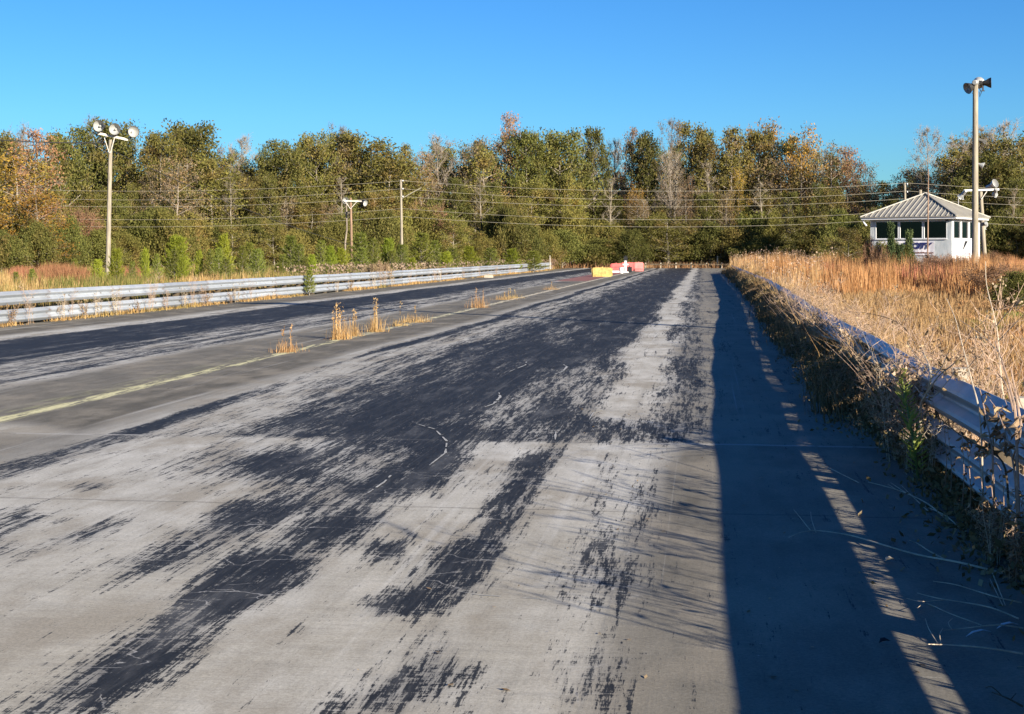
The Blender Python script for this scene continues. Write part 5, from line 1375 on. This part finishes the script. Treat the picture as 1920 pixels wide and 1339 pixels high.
# upright dead stalks, from the near end outwards
y = 3.4
while y < 60:
    x = right_path(y) + rw.choice((0.16,0.22,0.3,0.4) if 6.5 < y < 11.5 else (-0.16,-0.12,0.14,0.22,0.35,0.5)) + rw.uniform(-.04,.04)
    s = rw.uniform(0.75,1.12) * (1.32 if 5 < y < 13 else 1.0)
    put_weed(rw.choice(WEEDS), (x, y, 0), rw.uniform(0,6.28), (s*0.9,s*0.9,s*rw.uniform(.85,1.1)), 'dead twiggy weed beside the right guardrail', RG)
    y += rw.uniform(0.28, 0.6) * (1 + y/30)
for y, k in ((4.3,0),(4.9,1),(5.5,2),(5.9,1),(6.3,0),(6.6,2),(7.0,1),(7.2,0),(7.5,2)):
    s = rw.uniform(0.85, 1.15); put_weed(STALKS[k], (right_path(y) + rw.uniform(0.12, 0.3), y, 0), rw.uniform(0,6.28), (s,s,s), 'tall thick dead stalk behind the near right guardrail', 'tall stalks behind the near rail')
for i in range(60):                                         # tangle of pale stems over the middle stretch of the rail
    y = 11.2 + 22*rw.random()**1.4; x = right_path(y) + rw.choice((-0.20,-0.14,0.12,0.2)) + rw.uniform(-.05,.05); s = rw.uniform(0.8,1.15)
    put_weed(rw.choice((WEEDS[4],WEEDS[4],WEEDS[0],WEEDS[2],WEEDS[1])), (x, y, 0), rw.uniform(0,6.28), (s*1.15,s*1.15,s), 'dry tangled weed over the middle of the right guardrail', 'tangled weeds over the right guardrail')
for i in range(14):                                         # low weeds in front of the near rail panels
    y = rw.choice((rw.uniform(7.0, 8.6), rw.uniform(10.8, 12.5))); x = right_path(y) - rw.uniform(0.14, 0.30); s = rw.uniform(0.4, 0.65)
    put_weed(rw.choice([WEEDS[1],WEEDS[3],WEEDS[3]]), (x, y, 0), rw.uniform(0,6.28), (s,s,s), 'leafy dead weed before the near right guardrail panels', 'leafy weeds before the near rail')
for i in range(26):                                         # looser weeds in the lawn behind the rail
    y = rw.uniform(10, 34); x = right_path(y) + abs(rw.gauss(0, 0.9)) + 0.3; s = rw.uniform(0.5,0.85)
    put_weed(rw.choice(WEEDS[:3]), (x, y, 0), rw.uniform(0,6.28), (s,s,s), 'dead weed in the dry grass behind the right guardrail', 'dry weeds in the grass behind the rail')
# traced single plants of the foreground
def cane(name, strokes, X, label, mat='twigpale', cat='stalk', leafn=0, leafmat='lf_dry', leaf=0.05, group=None, dx=0.0, foot=True):
    """strokes: list of (pixel polyline, radius). Stands in the plane X, bowed a little out of it"""
    rnd = random.Random(hash(label) % 1000 if False else sum(map(ord, label)))
    p0 = px_x(*strokes[0][0][0], X); root = empty(name, (p0.x, p0.y, 0)); tag(root, label, cat, group)
    off = Vector((p0.x, p0.y, 0)); b = MB(); lf = MB(); random.seed(len(label))
    for si, (pl, r) in enumerate(strokes):
        P = []
        for i, (u, v) in enumerate(pl):
            w = px_x(u, v, X + dx*math.sin(i*0.9)); P.append(w - off)
        if si == 0 and foot and P[0].z > 0.05: P = [Vector((P[0].x + 0.02, P[0].y, -0.02))] + P
        c = curve(P, 5)
        b.tube(c, [r*(1-0.7*i/len(c)) for i in range(len(c))], 5, cap=False)
        for k in range(leafn):
            q = c[rnd.randint(len(c)//4, len(c)-1)]
            leaf_shape(lf, q, (rnd.uniform(-1,1),rnd.uniform(-1,1),rnd.uniform(-1,.6)), leaf*rnd.uniform(.6,1.4), leaf*.5*rnd.uniform(.6,1.2), None, rnd.uniform(-.3,.6))
    b.build('stems', M[mat], root)
    if lf.v: lf.build('leaves', M[leafmat], root)
    return root
cane('bramble_cane', [([(1668,705),(1620,662),(1575,640),(1540,628),(1505,602),(1482,575),(1476,558)],0.014),([(1545,631),(1520,604),(1498,568)],0.006),([(1590,645),(1562,605),(1545,570)],0.006),([(1620,662),(1590,620),(1572,588)],0.006),([(1640,678),(1620,630),(1605,600)],0.006)], 1.62, 'long pale arching cane with side shoots over the right guardrail', cat='bramble')
cane('bramble_cane', [([(1590,660),(1545,645),(1505,622),(1475,606),(1447,590),(1432,573)],0.009),([(1475,606),(1462,590)],0.005)], 1.60, 'pale cane reaching lowest left from the right guardrail weeds', cat='bramble')
cane('dry_stalk', [([(1888,800),(1878,720),(1872,640),(1866,600),(1850,535),(1848,490)],0.007),([(1868,612),(1890,585),(1925,552)],0.004),([(1872,640),(1900,610),(1925,585)],0.004),([(1872,660),(1845,632),(1800,600)],0.004)], 1.95, 'tall thin forked stalk rising behind the near right guardrail', cat='stalk')
cane('dry_stalk', [([(1838,790),(1822,715),(1805,650),(1792,600),(1775,560)],0.006),([(1805,650),(1822,620),(1850,600)],0.003),([(1815,690),(1835,665)],0.003)], 1.66, 'slanting pale stalk crossing in front of the near guardrail', cat='stalk')
cane('dry_stalk', [([(1905,800),(1897,740),(1880,680),(1866,640)],0.009),([(1900,770),(1886,720),(1870,700)],0.006),([(1915,800),(1903,730),(1895,690)],0.007)], 1.58, 'pinkish stalk cluster at the right picture edge', 'twig', 'stalk')
cane('dead_shrub', [([(1726,770),(1738,738),(1745,710),(1742,685),(1730,660)],0.012),([(1740,735),(1760,705),(1785,685),(1800,670)],0.007),([(1744,712),(1765,690),(1780,655)],0.006),([(1742,690),(1718,668),(1700,640)],0.006),([(1734,748),(1712,720),(1690,700)],0.006),([(1738,738),(1752,742),(1790,700)],0.005)], 1.60, 'grey dead branching shrub standing at the near right guardrail', cat='bush', leafn=5)
cane('dead_shrub', [([(1700,790),(1672,760),(1650,730),(1632,700)],0.009),([(1660,745),(1640,738),(1612,720)],0.006),([(1690,780),(1670,735),(1660,700)],0.006),([(1650,730),(1650,700),(1640,675)],0.005),([(1680,768),(1655,762),(1622,742)],0.005)], 1.52, 'pinkish dead branching shrub left of the green plant', 'twig', 'bush', 3)
cane('dry_stalk', [([(1835,760),(1832,700),(1828,655),(1830,610)],0.007),([(1832,700),(1842,680)],0.003),([(1830,670),(1818,655)],0.003)], 2.3, 'dark dead stalk with shrivelled leaves behind the near guardrail', 'post', 'stalk', 9, 'lf_dry', 0.05)
cane('bramble_cane', [([(1700,700),(1720,660),(1690,610),(1640,590),(1590,585),(1550,590)],0.006),([(1690,610),(1700,590)],0.004),([(1600,585),(1570,580)],0.003)], 2.1, 'thin dark bramble arching over the grass behind the guardrail', 'post', 'bramble', 3)
cane('leafy_vine', [([(1862,900),(1860,840),(1850,790),(1842,750),(1835,722)],0.008),([(1856,820),(1872,790),(1880,760)],0.005),([(1860,850),(1840,820)],0.004)], 1.62, 'brown leafy vine climbing the near right guardrail', 'twig', 'vine', 12, 'lf_dry', 0.06)
cane('leafy_vine', [([(1905,920),(1898,860),(1885,810),(1870,770)],0.008),([(1898,860),(1912,820),(1915,780)],0.006),([(1890,830),(1870,810)],0.004)], 1.60, 'dense brown leafy vine at the right picture edge', 'twig', 'vine', 16, 'lf_dry', 0.065)
cane('leafy_vine', [([(1885,880),(1850,845),(1822,828),(1800,815),(1775,795),(1745,770)],0.007),([(1850,845),(1835,850)],0.004),([(1820,828),(1805,840)],0.004)], 1.66, 'creeping vine along the gap between the near guardrail beams', 'post', 'vine', 16, 'lf_dry', 0.045)
for i, (u0, v0, u1, v1) in enumerate(((1780,960,1776,800),(1800,985,1803,810),(1816,1005,1812,830),(1838,1020,1835,850),(1770,930,1768,790),(1858,1050,1856,880),(1872,1060,1880,890))):
    cane('dry_stalk', [([(u0,v0),((u0+u1)/2+6,(v0+v1)/2),(u1,v1)],0.004),([((u0+u1)/2+5,(v0+v1)/2),(u0+14,(v0+v1)/2-22)],0.002)], 1.56, 'thin dark stalk standing against the near right guardrail' , 'twig', 'stalk', 6, 'lf_dry', 0.035, 'thin dark stalks before the near rail')
    o = [o for o in bpy.data.objects if o.type == 'EMPTY' and o.get('label') == 'thin dark stalk standing against the near right guardrail'][-1]
for o in [o for o in bpy.data.objects if o.get('label') == 'thin dark stalk standing against the near right guardrail']: LABELLED.append(o)
# green leafy plant
def milkweed():
    q = px_x(1722, 905, 1.50); root = empty('leafy_plant', (q.x, q.y, 0)); tag(root, 'upright pale green leafy plant before the near right guardrail', 'plant')
    off = Vector((q.x, q.y, 0)); rnd = random.Random(4)
    P = [px_x(u, v, X) - off for u, v, X in ((1722,905,1.50),(1716,850,1.47),(1706,790,1.45),(1696,740,1.44),(1690,700,1.44))]
    P[0].z = -0.02
    c = curve(P, 8); b = MB(); b.tube(c, [0.011*(1-0.6*i/len(c)) for i in range(len(c))], 6, cap=False); b.build('stem', M['twiggreen'], root)
    lf = MB(); n = len(c)
    for i in range(4, n):
        for k in range(3):
            a = i*2.4 + k*2.1; L = 0.13*(1.0 - 0.45*i/n)*rnd.uniform(.8,1.2)
            leaf_shape(lf, c[i], (math.cos(a), math.sin(a), 0.75), L, L*0.26, (0,0,1), -0.25)
    lf.build('leaves', M['lf_milk'], root)
    g = np.random.default_rng(3); C = np.array(c[-1]) + g.normal(0, 1, (160,3))*np.array((0.055,0.055,0.035)); V, T = leaf_quads(C, 0.035, g, 0, .6); np_mesh('seed_heads', V, T, M['fluff'], root)['kind'] = 'stuff'
milkweed()
# fallen twigs lying on the shaded tarmac
def twig(strokes, label, mat='twigpale'):
    q = gp(*strokes[0][0][0]); root = MB()
    random.seed(len(strokes))
    for pl, r in strokes:
        P = []
        for i, (u, v) in enumerate(pl):
            w = gp(u, v, 0.012 + 0.02*(i % 2)); P.append(w - q)
        c = curve(P, 4); root.tube(c, [max(r*0.75*(1-0.65*i/len(c)), 0.0013) for i in range(len(c))], 5)
    o = root.build('fallen_twig', M[mat]); o.location = q; tag(o, label, 'twig', 'fallen twigs on the shaded lane edge')
twig([([(1880,1075),(1800,1055),(1720,1040),(1650,1020),(1590,1003),(1520,995),(1478,1008)],0.008),([(1520,995),(1500,970),(1488,955)],0.004),([(1530,998),(1522,975),(1520,960)],0.004),([(1770,1048),(1740,1032),(1722,1020),(1705,1013)],0.005),([(1860,1072),(1875,1110),(1885,1135)],0.005)], 'longest forked pale twig lying across the light strip on the lane')
twig([([(1770,970),(1740,945),(1700,925),(1660,912),(1628,904)],0.006),([(1700,925),(1670,905)],0.004),([(1680,918),(1665,908)],0.003)], 'bleached twig with short side shoots near the green plant')
twig([([(1740,958),(1710,930),(1690,910)],0.004),([(1800,990),(1770,965),(1735,950)],0.005)], 'thin pale twig pair below the green plant')
twig([([(1910,1160),(1860,1140),(1810,1130),(1760,1122),(1720,1112)],0.005),([(1770,1124),(1730,1128),(1700,1122)],0.003)], 'slim twig lying below the long forked twig at right')
twig([([(1915,1130),(1870,1120),(1830,1108),(1790,1096),(1750,1090)],0.005),([(1880,1135),(1868,1110),(1856,1085)],0.003)], 'twig pointing left from the weeds at the right edge')
twig([([(1918,1178),(1870,1172),(1810,1178),(1770,1182)],0.005),([(1785,1180),(1778,1168),(1786,1160)],0.003),([(1840,1172),(1780,1150),(1738,1132),(1720,1140)],0.003)], 'curled pale twig beside two white scraps at right')
twig([([(1918,1226),(1850,1215),(1790,1210),(1740,1208)],0.006),([(1758,1206),(1742,1180),(1735,1160)],0.003),([(1765,1206),(1762,1190),(1768,1178)],0.003)], 'straight pale twig nearest the camera at right')
twig([([(1918,1325),(1890,1310),(1860,1298)],0.006),([(1880,1306),(1860,1288),(1848,1290)],0.004),([(1895,1312),(1905,1300)],0.003)], 'dark budded twig in the bottom right corner', 'post')
twig([([(1610,905),(1560,880),(1540,870)],0.004)], 'short pale stick near the leaf litter')
# bits of litter
for (u, v, w, l, lab, mt) in ((1868,1181,0.018,0.07,'white paper scrap on the shaded lane, upper of two','white'),(1810,1196,0.014,0.08,'white paper scrap on the shaded lane, lower of two','white'),(1658,1054,0.03,0.04,'yellowish fallen leaf inside the light strip','pale'),(1648,1208,0.026,0.034,'dark crumpled leaf left of the light strip','black')):
    q = gp(u, v, 0.006); mb = MB(); random.seed(u); leaf_shape(mb, (0,0,0.004), (1,0.3,0.15), l*1.5, w*1.5, (0,0,1), 0.25); o = mb.build('fallen_leaf' if 'leaf' in lab else 'paper_scrap', M[mt]); o.location = q; tag(o, lab, 'leaf' if 'leaf' in lab else 'scrap')
# vines and dry weeds against the left rail
LG = 'dry weeds climbing the left guardrail'
for (u, s) in ((25,0.95),(55,1.0),(118,1.0),(135,0.8),(160,0.9),(185,0.95),(215,1.05),(225,0.8),(255,0.7),(275,0.8),(290,1.1),(310,0.8),(345,0.9),(360,1.0),(378,0.95),(390,0.8),(430,0.7),(445,1.0),(470,0.8),(630,0.8),(655,0.9),(700,1.2),(712,1.3),(722,1.2),(735,0.9),(770,0.7),(815,1.1),(825,1.2),(870,0.8),(900,0.9),(930,1.0),(955,0.8)):
    dv = 1.587*(1320-u)/15.42; q = gp(u, HZ + dv); k = rw.choice([0,1,1,3,2])
    s2 = s*0.88; put_weed(WEEDS[k], (-15.42 + rw.uniform(-.06,.06), q.y, 0), rw.uniform(0,6.28), (s2*0.9,s2*0.9,s2), 'dry brown weed standing before the left guardrail', LG)
for (u, s) in ((700,1.5),(716,1.7),(830,1.2),(1040,1.6)):
    dv = 1.587*(1320-u)/15.9; q = gp(u, HZ + dv)
    put_weed(FENN[2], (-15.95 if u < 1000 else -15.5, q.y if u < 1000 else 151.5, 0), rw.uniform(0,6.28), (s*.7,s*.7,s), 'tall feathery tan weed at the left guardrail', 'feathery weeds at the left guardrail')
# leaf litter and undergrowth at the foot of the right rail: uncountable
g = np.random.default_rng(5); n = 9000
y = g.uniform(5.5, 40, n); x = railx(y) - np.abs(g.normal(0, 0.28, n)) + 0.1; keep = (np.sin(y*0.9)+np.sin(y*0.41+1) > -0.5) | (x > railx(y)-0.2); x, y = x[keep], y[keep]
C = np.stack([x, y, 0.012 + np.abs(g.normal(0, 0.03, len(x)))*np.clip(1-(railx(y)-x)*2,0.1,1)], 1); V, T = leaf_quads(C, 0.045, g, 0, 0.6)
stuff(np_mesh('leaf_litter', V, T, M['lf_dry']), 'brown leaf litter heaped along the shaded foot of the right guardrail', 'leaves')
n = 12000; y = g.uniform(6.0, 24, n); x = railx(y) - np.abs(g.normal(0.04, 0.16, n)); bump = (0.30 + 0.30*np.sin(y*1.7)*np.sin(y*0.6+1)) * np.where(y < 8.4, 0.9, np.where(y < 10.8, 0.35, 1.0))
C = np.stack([x, y, g.uniform(0.0, 1, n)**1.6 * np.maximum(bump, 0.12)], 1); V, T = leaf_quads(C, 0.05, g, 0.2, 0.5)
stuff(np_mesh('undergrowth', V, T, M['lf_weed']), 'tangled low undergrowth against the near right guardrail', 'weeds')
n = 260; x = g.uniform(-1.5, 1.6, n); y = g.uniform(5, 24, n); C = np.stack([x, y, np.full(n, 0.006)], 1); a = g.normal(size=(n,3)); a[:,2] *= 0.15; a /= np.linalg.norm(a,axis=1,keepdims=True); b_ = np.cross(a, np.array((0,0,1.)))
s = g.uniform(0.006,0.022,(n,1)); V = np.stack([C-a*s, C+b_*s*.5, C+a*s, C-b_*s*.5],1).reshape(-1,3); T = np.arange(n*4).reshape(n,4)
stuff(np_mesh('grit', V, T, M['lf_dry']), 'scattered grit and leaf crumbs on the lane', 'litter')

# ------------------------------------------------------------------ tidy: drop prototypes that were never placed, give each repeat its own label
for lst in list(PROTO.values()) + [PINES, WEEDS, FENN, STALKS]:
    for p in lst:
        if p.name not in POOL.used:
            for c in list(p.children): bpy.data.objects.remove(c)
            bpy.data.objects.remove(p)
finish_labels()
